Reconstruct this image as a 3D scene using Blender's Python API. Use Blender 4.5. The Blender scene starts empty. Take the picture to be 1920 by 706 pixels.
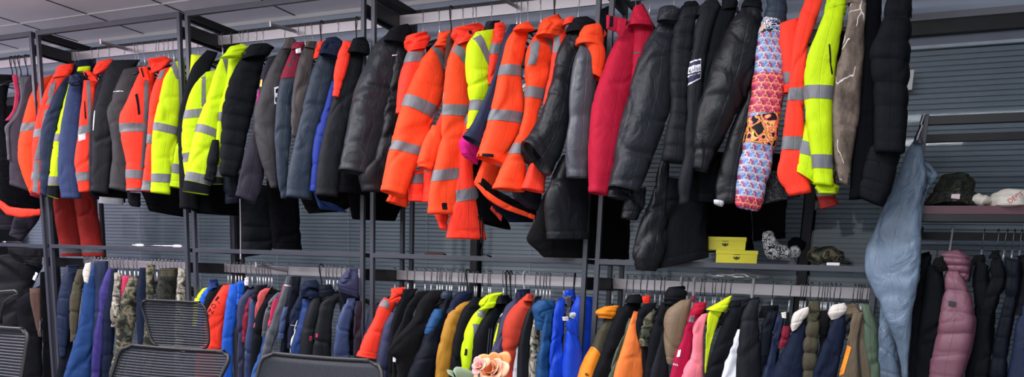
import bpy, bmesh, math, random
import numpy as np
from mathutils import Vector, Matrix
random.seed(7)
C = bpy.context.scene.collection
sc = bpy.context.scene
PI = math.pi
SH = 1.49                      # height of the racks' middle rail above the floor

# ------------------------------------------------------------------ camera
FPX, CYP = 1507.916, 799.56
CAM = np.array([4.6702, -3.3804, -0.0905 + SH])
def _basis():
    pi_, ya, ro = math.radians(-10.52645), math.radians(24.2106), math.radians(2.21116)
    f = np.array([-math.sin(ya)*math.cos(pi_), math.cos(ya)*math.cos(pi_), math.sin(pi_)])
    r0 = np.array([math.cos(ya), math.sin(ya), 0.0]); u0 = np.cross(r0, f)
    return f, math.cos(ro)*r0 + math.sin(ro)*u0, -math.sin(ro)*r0 + math.cos(ro)*u0
FW, RT, UP = _basis()
cd = bpy.data.cameras.new('camera'); cam = bpy.data.objects.new('camera', cd); C.objects.link(cam)
cd.sensor_width = 36; cd.sensor_fit = 'HORIZONTAL'; cd.lens = FPX/1920*36
cd.shift_y = (CYP - 353)/1920
M = Matrix.Identity(4)
for i in range(3):
    M[i][0] = RT[i]; M[i][1] = UP[i]; M[i][2] = -FW[i]; M[i][3] = CAM[i]
cam.matrix_world = M
cd.clip_start = 0.05
sc.camera = cam

# ------------------------------------------------------------------ world, lights, exposure
w = bpy.data.worlds.new('world'); sc.world = w; w.use_nodes = True
w.node_tree.nodes['Background'].inputs[0].default_value = (0.78, 0.84, 1.0, 1)
w.node_tree.nodes['Background'].inputs[1].default_value = 0.3
def area(name, loc, size, power, col, rot=(0, 0, 0)):
    l = bpy.data.lights.new(name, 'AREA'); l.shape = 'RECTANGLE'; l.size, l.size_y = size
    l.energy = power; l.color = col
    o = bpy.data.objects.new(name, l); C.objects.link(o); o.location = loc; o.rotation_euler = rot
    return o
CEIL = 1.35 + SH
for x, y, p, c in [(-2.2, -1.2, 52, (1.0, .84, .98)), (-0.6, -1.2, 40, (1.0, .88, .99)), (0.9, -1.2, 34, (1, .95, 1)), (2.4, -1.2, 32, (1, .98, 1)), (3.9, -1.4, 25, (.94, .98, 1)), (5.0, -3.0, 18, (.86, .94, 1)),
                (0.2, -3.4, 46, (1, .96, 1)), (2.2, -3.6, 46, (1, .98, 1)), (4.6, -4.2, 32, (.95, .98, 1))]:
    area('ceiling_panel_light', (x, y, CEIL - .03), (1.15, .3), p, c)
for x in (-1.6, 1.0, 3.6):              # uplights without fittings, added to brighten the ceiling
    area('ceiling_fill_light', (x, -1.5, CEIL-.35), (1.6, .12), 17, (1, .93, 1), (PI, 0, 0))
# added soft front fill behind the camera, inside the closed front wall
area('front_fill_light', (1.8, -6.6, 1.5), (7.0, 2.0), 95, (.93, .96, 1), (PI/2, 0, 0))
sc.view_settings.view_transform = 'Standard'; sc.view_settings.look = 'None'
sc.view_settings.gamma = 1; sc.view_settings.use_curve_mapping = False
sc.view_settings.exposure = 0.0

# ------------------------------------------------------------------ pixel helpers (photo 1920x706)
def rays(xy):
    xy = np.asarray(xy, float)
    return FW*FPX + RT*(xy[..., 0:1]-960) - UP*(xy[..., 1:2]-CYP)
def at(x, y, d):                       # point where the ray meets depth d behind the racks' front
    v = rays(np.array([x, y])); return CAM + v*(d-CAM[1])/v[1]
def proj(p):
    v = np.asarray(p)-CAM; z = v@FW; return 960+FPX*(v@RT)/z, CYP-FPX*(v@UP)/z
def rail_x(px, d, z):                  # x along the rack of a point at depth d, height z seen at column px
    lo, hi = -3.0, 9.0
    for _ in range(40):
        m = (lo+hi)/2
        if proj((m, d, z))[0] < px: lo = m
        else: hi = m
    return lo

# ------------------------------------------------------------------ materials
def lin(c): 
    c = c/255; return c/12.92 if c <= .04045 else ((c+.055)/1.055)**2.4
MATS = {}
def newmat(name):
    m = bpy.data.materials.new(name); m.use_nodes = True; MATS[name] = m
    nt = m.node_tree; return m, nt, nt.nodes, nt.nodes['Principled BSDF']
def L(nt, a, b): nt.links.new(a, b)
def cloth(name, rgb, rough=.75, bump=.25, scale=60, var=.12, sheen=0.0, spec=.25, crease=.4):
    m, nt, N, b = newmat(name)
    col = tuple(lin(v) for v in rgb)
    tc = N.new('ShaderNodeTexCoord')
    n1 = N.new('ShaderNodeTexNoise'); n1.inputs['Scale'].default_value = 9; n1.inputs['Detail'].default_value = 5
    L(nt, tc.outputs['Object'], n1.inputs['Vector'])
    mx = N.new('ShaderNodeMix'); mx.data_type = 'RGBA'
    mx.inputs[6].default_value = tuple(max(0, v*(1-var)) for v in col)+(1,)
    mx.inputs[7].default_value = tuple(min(1, v*(1+var)) for v in col)+(1,)
    L(nt, n1.outputs['Fac'], mx.inputs[0]); L(nt, mx.outputs[2], b.inputs['Base Color'])
    n2 = N.new('ShaderNodeTexNoise'); n2.inputs['Scale'].default_value = scale*6; n2.inputs['Detail'].default_value = 3
    L(nt, tc.outputs['Object'], n2.inputs['Vector'])
    n3 = N.new('ShaderNodeTexNoise'); n3.inputs['Scale'].default_value = 11; n3.inputs['Detail'].default_value = 3; n3.inputs['Distortion'].default_value = .8
    mp = N.new('ShaderNodeMapping'); mp.inputs['Scale'].default_value = (1, 1, .75)
    L(nt, tc.outputs['Object'], mp.inputs['Vector']); L(nt, mp.outputs[0], n3.inputs['Vector'])
    b1 = N.new('ShaderNodeBump'); b1.inputs['Strength'].default_value = bump; b1.inputs['Distance'].default_value = .002
    b2 = N.new('ShaderNodeBump'); b2.inputs['Strength'].default_value = crease; b2.inputs['Distance'].default_value = .02
    L(nt, n2.outputs['Fac'], b1.inputs['Height']); L(nt, n3.outputs['Fac'], b2.inputs['Height'])
    uvn = N.new('ShaderNodeUVMap'); sx = N.new('ShaderNodeSeparateXYZ'); L(nt, uvn.outputs[0], sx.inputs[0])
    pg = N.new('ShaderNodeMath'); pg.operation = 'PINGPONG'; pg.inputs[1].default_value = .2; L(nt, sx.outputs[0], pg.inputs[0])
    mrs = N.new('ShaderNodeMapRange'); mrs.inputs[1].default_value = .0; mrs.inputs[2].default_value = .0022; L(nt, pg.outputs[0], mrs.inputs[0])
    b3 = N.new('ShaderNodeBump'); b3.inputs['Strength'].default_value = .5; b3.inputs['Distance'].default_value = .0015; L(nt, mrs.outputs[0], b3.inputs['Height'])
    L(nt, b2.outputs[0], b3.inputs['Normal']); L(nt, b3.outputs[0], b1.inputs['Normal']); L(nt, b1.outputs[0], b.inputs['Normal'])
    b.inputs['Roughness'].default_value = rough; b.inputs['Specular IOR Level'].default_value = spec
    b.inputs['Sheen Weight'].default_value = sheen
    return m
def plain(name, rgb, rough=.5, metal=0.0, spec=.5, coat=0.0):
    m, nt, N, b = newmat(name)
    tc = N.new('ShaderNodeTexCoord'); n = N.new('ShaderNodeTexNoise'); n.inputs['Scale'].default_value = 14
    L(nt, tc.outputs['Object'], n.inputs['Vector'])
    rr = N.new('ShaderNodeMapRange'); rr.inputs[3].default_value = max(0, rough-.05); rr.inputs[4].default_value = min(1, rough+.08)
    L(nt, n.outputs['Fac'], rr.inputs[0]); L(nt, rr.outputs[0], b.inputs['Roughness'])
    b.inputs['Base Color'].default_value = tuple(lin(v) for v in rgb)+(1,)
    b.inputs['Metallic'].default_value = metal; b.inputs['Specular IOR Level'].default_value = spec; b.inputs['Coat Weight'].default_value = coat
    return m
def ramp_mat(name, stops, scale=18, detail=3, dist=0, rough=.75, stretch=(1, 1, 1), interp='CONSTANT', tex='noise'):
    m, nt, N, b = newmat(name)
    tc = N.new('ShaderNodeTexCoord'); mp = N.new('ShaderNodeMapping'); mp.inputs['Scale'].default_value = stretch
    L(nt, tc.outputs['Object'], mp.inputs['Vector'])
    n = N.new('ShaderNodeTexNoise'); n.inputs['Scale'].default_value = scale; n.inputs['Detail'].default_value = detail; n.inputs['Distortion'].default_value = dist
    L(nt, mp.outputs[0], n.inputs['Vector'])
    r = N.new('ShaderNodeValToRGB'); r.color_ramp.interpolation = interp
    e = r.color_ramp.elements
    while len(e) < len(stops): e.new(.5)
    for k, (p, c) in enumerate(stops): e[k].position = p; e[k].color = tuple(lin(v) for v in c)+(1,)
    L(nt, n.outputs['Fac'], r.inputs[0]); L(nt, r.outputs[0], b.inputs['Base Color'])
    b.inputs['Roughness'].default_value = rough; b.inputs['Specular IOR Level'].default_value = .3
    n3 = N.new('ShaderNodeTexNoise'); n3.inputs['Scale'].default_value = 16; n3.inputs['Detail'].default_value = 4
    L(nt, tc.outputs['Object'], n3.inputs['Vector'])
    b2 = N.new('ShaderNodeBump'); b2.inputs['Strength'].default_value = .35; b2.inputs['Distance'].default_value = .02
    L(nt, n3.outputs['Fac'], b2.inputs['Height']); L(nt, b2.outputs[0], b.inputs['Normal'])
    return m
cloth('orange', (246, 72, 32), .7, var=.06, crease=.3)
cloth('red_orange', (255, 60, 40), .7, var=.06, crease=.3)
cloth('dull_orange', (168, 44, 32), .7, var=.1)
cloth('yellow', (192, 224, 12), .7, var=.05, crease=.3)
cloth('lime', (205, 225, 30), .85, var=.05)
cloth('silver', (108, 110, 116), .5, bump=.1, var=.08, spec=.5)
cloth('black', (17, 19, 24), .75, spec=.1)
cloth('black_nylon', (22, 24, 29), .42, crease=.6, spec=.28)
cloth('deep_black', (9, 10, 14), .85, spec=.06)
cloth('black_fleece', (12, 13, 16), .95, bump=1.0, scale=30)
cloth('graphite', (36, 39, 45), .42, crease=.6, spec=.25)
cloth('charcoal', (27, 29, 34), .6, spec=.15)
cloth('grey', (81, 84, 92), .5)
cloth('steel_grey', (71, 74, 82), .38, spec=.5)
cloth('warm_grey', (55, 54, 57), .6)
cloth('taupe', (64, 59, 59), .6)
cloth('plum', (55, 49, 60), .7)
cloth('dark_plum', (32, 29, 42), .7)
cloth('navy', (24, 37, 64), .6)
cloth('mid_navy', (44, 60, 99), .65)
cloth('dark_navy', (18, 28, 50), .7, spec=.15)
cloth('slate_navy', (39, 50, 64), .5)
cloth('ink', (14, 19, 30), .6, spec=.12)
cloth('blue_navy', (25, 52, 105), .6)
cloth('cobalt', (18, 42, 126), .6)
cloth('bright_blue', (24, 84, 185), .6)
cloth('royal', (20, 66, 192), .5)
cloth('denim', (27, 62, 114), .7)
cloth('teal_blue', (24, 71, 118), .6)
cloth('violet', (52, 44, 112), .6)
cloth('slate_violet', (52, 55, 84), .65)
cloth('slate_blue', (54, 68, 104), .45)
cloth('pale_denim', (52, 94, 160), .7)
cloth('shirt_blue', (108, 128, 150), .42, crease=1.0, spec=.5)
cloth('maroon', (118, 22, 45), .7)
cloth('crimson', (172, 12, 48), .75, bump=.4)
cloth('berry', (172, 8, 63), .75, bump=.4)
cloth('magenta', (192, 25, 118), .95, bump=1.0, scale=30)
cloth('pink', (255, 130, 146), .7)
cloth('salmon', (190, 82, 82), .7)
cloth('rose', (186, 50, 84), .7)
cloth('rust', (186, 60, 42), .8)
cloth('mauve', (126, 82, 97), .5, spec=.45)
cloth('mustard', (173, 123, 40), .6)
cloth('amber', (246, 140, 34), .6)
cloth('bright_orange', (255, 128, 60), .7)
cloth('olive', (71, 67, 52), .75)
cloth('khaki', (99, 87, 71), .75)
cloth('tan', (126, 108, 87), .55)
cloth('sage', (77, 94, 77), .75)
cloth('brown', (87, 66, 59), .8)
cloth('dark_brown', (66, 37, 30), .8)
cloth('cream', (222, 216, 204), .8)
cloth('white', (232, 234, 244), .7)
cloth('off_white', (205, 208, 214), .8)
cloth('sherpa', (214, 208, 200), 1.0, bump=1.0, scale=22)
cloth('blush', (230, 210, 214), .8)
cloth('red', (140, 30, 26), .7, var=.1)
ramp_mat('camo', [(0, (28, 30, 26)), (.42, (70, 74, 58)), (.52, (120, 112, 92)), (.6, (54, 50, 42)), (.68, (150, 144, 126))], 22, 4, .6)
ramp_mat('dark_camo', [(0, (16, 18, 16)), (.44, (42, 46, 38)), (.54, (26, 25, 22)), (.62, (74, 70, 58))], 26, 4, .6)
ramp_mat('pale_camo', [(0, (44, 42, 40)), (.4, (120, 116, 104)), (.52, (176, 170, 156)), (.64, (86, 78, 70))], 26, 4, .8)
ramp_mat('doodle', [(0, (20, 20, 24)), (.42, (215, 215, 220)), (.48, (20, 20, 24)), (.52, (225, 225, 228)), (.6, (22, 22, 26))], 60, 1, 1.4)
ramp_mat('dark_doodle', [(0, (14, 14, 18)), (.47, (96, 98, 106)), (.5, (14, 14, 18)), (.56, (90, 92, 100)), (.58, (14, 14, 18))], 60, 1, 1.4)
ramp_mat('pop_print', [(0, (24, 22, 26)), (.4, (235, 140, 70)), (.47, (24, 22, 26)), (.5, (250, 190, 110)), (.56, (240, 110, 110)), (.62, (24, 22, 26))], 24, 1, 1.2)
ramp_mat('snow_print', [(0, (26, 26, 32)), (.42, (225, 228, 235)), (.47, (110, 130, 180)), (.51, (30, 30, 36)), (.56, (235, 235, 240)), (.62, (236, 150, 100))], 50, 1, 1.0)
# brown bark print with pale twigs
m, nt, N, b = newmat('bark_camo')
tc = N.new('ShaderNodeTexCoord'); mp = N.new('ShaderNodeMapping'); mp.inputs['Scale'].default_value = (1, 1, .5); L(nt, tc.outputs['Object'], mp.inputs[0])
n1 = N.new('ShaderNodeTexNoise'); n1.inputs['Scale'].default_value = 16; n1.inputs['Detail'].default_value = 7; n1.inputs['Roughness'].default_value = .65; L(nt, mp.outputs[0], n1.inputs[0])
r1 = N.new('ShaderNodeValToRGB'); e = r1.color_ramp.elements; e.new(.55); e.new(.48)
for k, (p, c) in enumerate([(.3, (46, 38, 34)), (.45, (92, 80, 72)), (.56, (124, 110, 100)), (.7, (84, 72, 64))]): e[k].position = p; e[k].color = tuple(lin(v) for v in c)+(1,)
L(nt, n1.outputs['Fac'], r1.inputs[0])
n2 = N.new('ShaderNodeTexNoise'); n2.inputs['Scale'].default_value = 9; n2.inputs['Detail'].default_value = 3; L(nt, mp.outputs[0], n2.inputs[0])
ad = N.new('ShaderNodeVectorMath'); ad.operation = 'MULTIPLY_ADD'; ad.inputs[1].default_value = (.12, .12, .12); L(nt, n2.outputs['Color'], ad.inputs[0]); L(nt, mp.outputs[0], ad.inputs[2])
vo = N.new('ShaderNodeTexVoronoi'); vo.feature = 'DISTANCE_TO_EDGE'; vo.inputs['Scale'].default_value = 13; L(nt, ad.outputs[0], vo.inputs[0])
n4 = N.new('ShaderNodeTexNoise'); n4.inputs['Scale'].default_value = 7; L(nt, tc.outputs['Object'], n4.inputs[0])
tw = N.new('ShaderNodeMath'); tw.operation = 'LESS_THAN'; tw.inputs[1].default_value = .016; L(nt, vo.outputs['Distance'], tw.inputs[0])
g4 = N.new('ShaderNodeMath'); g4.operation = 'GREATER_THAN'; g4.inputs[1].default_value = .49; L(nt, n4.outputs['Fac'], g4.inputs[0])
tm = N.new('ShaderNodeMath'); tm.operation = 'MULTIPLY'; L(nt, tw.outputs[0], tm.inputs[0]); L(nt, g4.outputs[0], tm.inputs[1])
mx = N.new('ShaderNodeMix'); mx.data_type = 'RGBA'; L(nt, tm.outputs[0], mx.inputs[0]); L(nt, r1.outputs[0], mx.inputs[6]); mx.inputs[7].default_value = (.62, .58, .55, 1)
L(nt, mx.outputs[2], b.inputs['Base Color']); b.inputs['Roughness'].default_value = .7; b.inputs['Specular IOR Level'].default_value = .2
def cube_mat(name, c1, c2, c3, line, size=.03):
    m, nt, N, b = newmat(name)
    uv = N.new('ShaderNodeUVMap')
    def vm(op, a, bb):
        n = N.new('ShaderNodeVectorMath'); n.operation = op
        for k, v in enumerate((a, bb)):
            if v is None: continue
            if isinstance(v, tuple): n.inputs[k].default_value = v
            else: L(nt, v, n.inputs[k])
        return n
    def mt(op, a, bb=None):
        n = N.new('ShaderNodeMath'); n.operation = op
        for k, v in enumerate((a, bb)):
            if v is None: continue
            if isinstance(v, (int, float)): n.inputs[k].default_value = v
            else: L(nt, v, n.inputs[k])
        return n.outputs[0]
    s = (size, size*1.732, 1)
    h = (size/2, size*.866, 0)
    ofs = vm('ADD', uv.outputs[0], (10*size, 10*size*1.732, 0)).outputs[0]
    q1 = vm('SUBTRACT', vm('MODULO', ofs, s).outputs[0], h).outputs[0]
    q2 = vm('SUBTRACT', vm('MODULO', vm('ADD', ofs, h).outputs[0], s).outputs[0], h).outputs[0]
    l1 = vm('LENGTH', q1, None).outputs['Value']; l2 = vm('LENGTH', q2, None).outputs['Value']
    f = mt('LESS_THAN', l1, l2)
    mx = N.new('ShaderNodeMix'); mx.data_type = 'VECTOR'; L(nt, f, mx.inputs[0]); L(nt, q2, mx.inputs[4]); L(nt, q1, mx.inputs[5])
    sp = N.new('ShaderNodeSeparateXYZ'); L(nt, mx.outputs[1], sp.inputs[0])
    ang = mt('DIVIDE', mt('ADD', mt('ARCTAN2', sp.outputs[1], sp.outputs[0]), PI+PI/6), PI*2/3)
    fr = mt('FRACT', ang); sec = mt('MODULO', mt('FLOOR', ang), 3)
    r = N.new('ShaderNodeValToRGB'); r.color_ramp.interpolation = 'CONSTANT'
    e = r.color_ramp.elements; e.new(.5)
    for k, (p, c) in enumerate([(0, c1), (.3, c2), (.6, c3)]): e[k].position = p; e[k].color = tuple(lin(v) for v in c)+(1,)
    L(nt, mt('DIVIDE', sec, 3), r.inputs[0])
    rad = vm('LENGTH', mx.outputs[1], None).outputs['Value']
    ed = mt('LESS_THAN', mt('PINGPONG', fr, .5), .07)
    inner = mt('MULTIPLY', mt('GREATER_THAN', rad, size*.2), mt('LESS_THAN', rad, size*.27))
    mk = mt('MINIMUM', mt('ADD', ed, inner), 1)
    m2 = N.new('ShaderNodeMix'); m2.data_type = 'RGBA'; L(nt, mk, m2.inputs[0]); L(nt, r.outputs[0], m2.inputs[6]); m2.inputs[7].default_value = tuple(lin(v) for v in line)+(1,)
    L(nt, m2.outputs[2], b.inputs['Base Color']); b.inputs['Roughness'].default_value = .55
cube_mat('cubes_blue', (96, 140, 205), (150, 70, 120), (150, 160, 190), (205, 200, 190))
cube_mat('cubes_red', (176, 44, 88), (150, 30, 76), (208, 74, 104), (244, 160, 110))
plain('steel_tube', (60, 62, 72), .38, .15)
plain('rack_black', (16, 17, 22), .45)
plain('chrome', (205, 203, 206), .2, 1.0)
plain('brushed', (172, 167, 171), .42, .7)
plain('hook_wire', (150, 150, 154), .25, 1.0)
plain('hook_steel', (236, 236, 240), .3, .6)
plain('black_plastic', (16, 16, 18), .4)
plain('white_plastic', (226, 226, 228), .4)
plain('pink_tag', (224, 60, 110), .5)
plain('chair_plastic', (18, 20, 24), .45)
plain('chair_mesh', (30, 35, 43), .5, spec=.3)
plain('box_yellow', (222, 212, 30), .4)
plain('box_side', (190, 178, 24), .45)
plain('ink_print', (40, 44, 20), .6)
plain('wall_paint', (176, 188, 206), .45)
plain('wall_beyond_paint', (110, 112, 116), .8)
plain('wall_trim', (132, 134, 144), .5)
plain('window_black', (22, 24, 30), .5)
plain('blind', (126, 137, 144), .38)
plain('maroon_board', (92, 54, 66), .4)
plain('logo_navy', (32, 28, 64), .6)
plain('logo_white', (232, 232, 240), .6)
plain('brass', (190, 150, 70), .3, 1.0)
plain('crimson_print', (190, 24, 54), .6)
plain('petal', (255, 196, 160), .6)
plain('petal_orange', (252, 150, 84), .6)
plain('petal_pink', (250, 186, 182), .6)
plain('leaf', (120, 140, 110), .6)
plain('floor_tile', (150, 148, 146), .35)
plain('table_top', (70, 66, 64), .4)
plain('vase_glass', (190, 205, 200), .1)
m, nt, N, b = newmat('window_glass')
N.remove(b); out = N['Material Output']
tr = N.new('ShaderNodeBsdfTransparent'); gl = N.new('ShaderNodeBsdfGlossy'); gl.inputs['Roughness'].default_value = .03
tr.inputs[0].default_value = (.96, .98, 1, 1)
fz = N.new('ShaderNodeFresnel'); fz.inputs[0].default_value = 1.22; ms = N.new('ShaderNodeMixShader')
L(nt, fz.outputs[0], ms.inputs[0]); L(nt, tr.outputs[0], ms.inputs[1]); L(nt, gl.outputs[0], ms.inputs[2]); L(nt, ms.outputs[0], out.inputs[0])
m, nt, N, b = newmat('clear_bag')
N.remove(b); out = N['Material Output']
tr = N.new('ShaderNodeBsdfTransparent'); gl = N.new('ShaderNodeBsdfGlossy'); gl.inputs['Roughness'].default_value = .15; ms = N.new('ShaderNodeMixShader'); ms.inputs[0].default_value = .25
L(nt, tr.outputs[0], ms.inputs[1]); L(nt, gl.outputs[0], ms.inputs[2]); L(nt, ms.outputs[0], out.inputs[0])
# ceiling tiles: pale aluminium panels with a ring print
m, nt, N, b = newmat('ceiling_panel')
tc = N.new('ShaderNodeTexCoord'); mp = N.new('ShaderNodeMapping'); mp.inputs['Scale'].default_value = (10, 10, 10); L(nt, tc.outputs['Object'], mp.inputs[0])
vo = N.new('ShaderNodeTexVoronoi'); vo.inputs['Scale'].default_value = 1; vo.inputs['Randomness'].default_value = 0; L(nt, mp.outputs[0], vo.inputs[0])
rp = N.new('ShaderNodeValToRGB'); e = rp.color_ramp.elements
e[0].position = .36; e[0].color = (.50, .46, .52, 1); e[1].position = .4; e[1].color = (.80, .76, .83, 1)
L(nt, vo.outputs['Distance'], rp.inputs[0]); L(nt, rp.outputs[0], b.inputs['Base Color']); b.inputs['Roughness'].default_value = .28; b.inputs['Metallic'].default_value = .0

# ------------------------------------------------------------------ mesh + tagging helpers
def link(name, verts, faces, mat, parent=None, smooth=False, uvs=None):
    me = bpy.data.meshes.new(name); 
    org = np.array(parent['org'][:]) if parent is not None and 'org' in parent else np.zeros(3)
    me.from_pydata([tuple(np.asarray(v, float)-org) for v in verts], [], faces)
    if smooth: me.polygons.foreach_set('use_smooth', [True]*len(me.polygons))
    if uvs is not None:
        ul = me.uv_layers.new(name='UVMap'); idx = np.zeros(len(me.loops), int); me.loops.foreach_get('vertex_index', idx)
        ul.data.foreach_set('uv', np.asarray(uvs)[idx].ravel())
    me.materials.append(MATS[mat]); o = bpy.data.objects.new(name, me); C.objects.link(o)
    if parent is not None: o.parent = parent; o['org'] = (0, 0, 0); o['org'] = tuple(org)
    return o
def thing(name, loc, label, cat, group=None):
    o = bpy.data.objects.new(name, None); C.objects.link(o); o.location = tuple(float(v) for v in loc); o.empty_display_size = .05
    o['org'] = tuple(float(v) for v in loc); o['label'] = label; o['category'] = cat
    if group: o['group'] = group
    return o
def tag(o, label, cat, group=None):
    o['label'] = label; o['category'] = cat
    if group: o['group'] = group
    return o
def struct(o): o['kind'] = 'structure'; return o
class MB:
    def __init__(s): s.v = []; s.f = []
    def box(s, x0, x1, y0, y1, z0, z1, bev=.0):
        n = len(s.v)
        if bev:
            bm = bmesh.new(); bmesh.ops.create_cube(bm, size=1)
            for v in bm.verts: v.co = Vector(((x0+x1)/2+v.co.x*(x1-x0), (y0+y1)/2+v.co.y*(y1-y0), (z0+z1)/2+v.co.z*(z1-z0)))
            bmesh.ops.bevel(bm, geom=bm.edges[:], offset=bev, segments=2, affect='EDGES', profile=.7)
            s.bm(bm); return s
        s.v += [(x, y, z) for x in (x0, x1) for y in (y0, y1) for z in (z0, z1)]
        s.f += [tuple(n+i for i in q) for q in ((0, 1, 3, 2), (4, 6, 7, 5), (0, 4, 5, 1), (2, 3, 7, 6), (0, 2, 6, 4), (1, 5, 7, 3))]
        return s
    def bm(s, bm):
        n = len(s.v); bm.verts.index_update()
        s.v += [tuple(v.co) for v in bm.verts]; s.f += [tuple(n+v.index for v in f.verts) for f in bm.faces]; bm.free()
    def tube(s, pts, r, k=8, cap=True):
        pts = [np.asarray(p, float) for p in pts]; n = len(pts); base = len(s.v); prev = None
        rr = r if isinstance(r, (list, tuple)) else [r]*n
        for i, p in enumerate(pts):
            t = pts[min(i+1, n-1)]-pts[max(i-1, 0)]; t = t/(np.linalg.norm(t)+1e-12)
            if prev is None:
                a = np.array([0, 0, 1.]) if abs(t[2]) < .9 else np.array([1., 0, 0]); prev = np.cross(t, a)
            u = prev-t*(prev@t); u /= np.linalg.norm(u)+1e-12; prev = u; v = np.cross(t, u)
            for j in range(k):
                a = 2*PI*j/k; s.v.append(tuple(p+rr[i]*(math.cos(a)*u+math.sin(a)*v)))
        for i in range(n-1):
            for j in range(k):
                s.f.append((base+i*k+j, base+i*k+(j+1) % k, base+(i+1)*k+(j+1) % k, base+(i+1)*k+j))
        if cap: s.f.append(tuple(base+j for j in range(k))[::-1]); s.f.append(tuple(base+(n-1)*k+j for j in range(k)))
        return s
    def grid(s, P):                    # P: rows x cols x 3
        n = len(s.v); a, b_ = P.shape[:2]; s.v += [tuple(q) for q in P.reshape(-1, 3)]
        s.f += [(n+i*b_+j, n+i*b_+j+1, n+(i+1)*b_+j+1, n+(i+1)*b_+j) for i in range(a-1) for j in range(b_-1)]
        return s
    def out(s, name, mat, parent=None, smooth=False): return link(name, s.v, s.f, mat, parent, smooth)

# ------------------------------------------------------------------ cloth lofts
def vnoise(x, y, seed):
    xi = np.floor(x).astype(np.int64); yi = np.floor(y).astype(np.int64); fx = x-xi; fy = y-yi
    fx = fx*fx*(3-2*fx); fy = fy*fy*(3-2*fy)
    def h(a, c):
        k = (a*374761393 + c*668265263 + seed*1442695041) & 0xffffffff
        k = ((k ^ (k >> 13))*1274126177) & 0xffffffff
        return ((k ^ (k >> 16)) & 0xffff)/32767.5-1
    return (h(xi, yi)*(1-fx)+h(xi+1, yi)*fx)*(1-fy)+(h(xi, yi+1)*(1-fx)+h(xi+1, yi+1)*fx)*fy
def catmull(A, n):
    A = np.asarray(A, float); d = np.r_[0, np.cumsum(np.linalg.norm(np.diff((A[:, :2]+A[:, 2:])/2, axis=0), axis=1)+1e-6)]; d /= d[-1]
    t = np.linspace(0, 1, n); P = np.vstack([2*A[0]-A[1], A, 2*A[-1]-A[-2]]); o = np.zeros((n, A.shape[1]))
    for i, tt in enumerate(t):
        k = min(max(np.searchsorted(d, tt, 'right')-1, 0), len(A)-2); u = (tt-d[k])/(d[k+1]-d[k])
        p0, p1, p2, p3 = P[k], P[k+1], P[k+2], P[k+3]
        o[i] = .5*((2*p1)+(-p0+p2)*u+(2*p0-5*p1+4*p2-p3)*u*u+(-p0+3*p1-3*p2+p3)*u**3)
    return o
SEED = [11]
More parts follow.
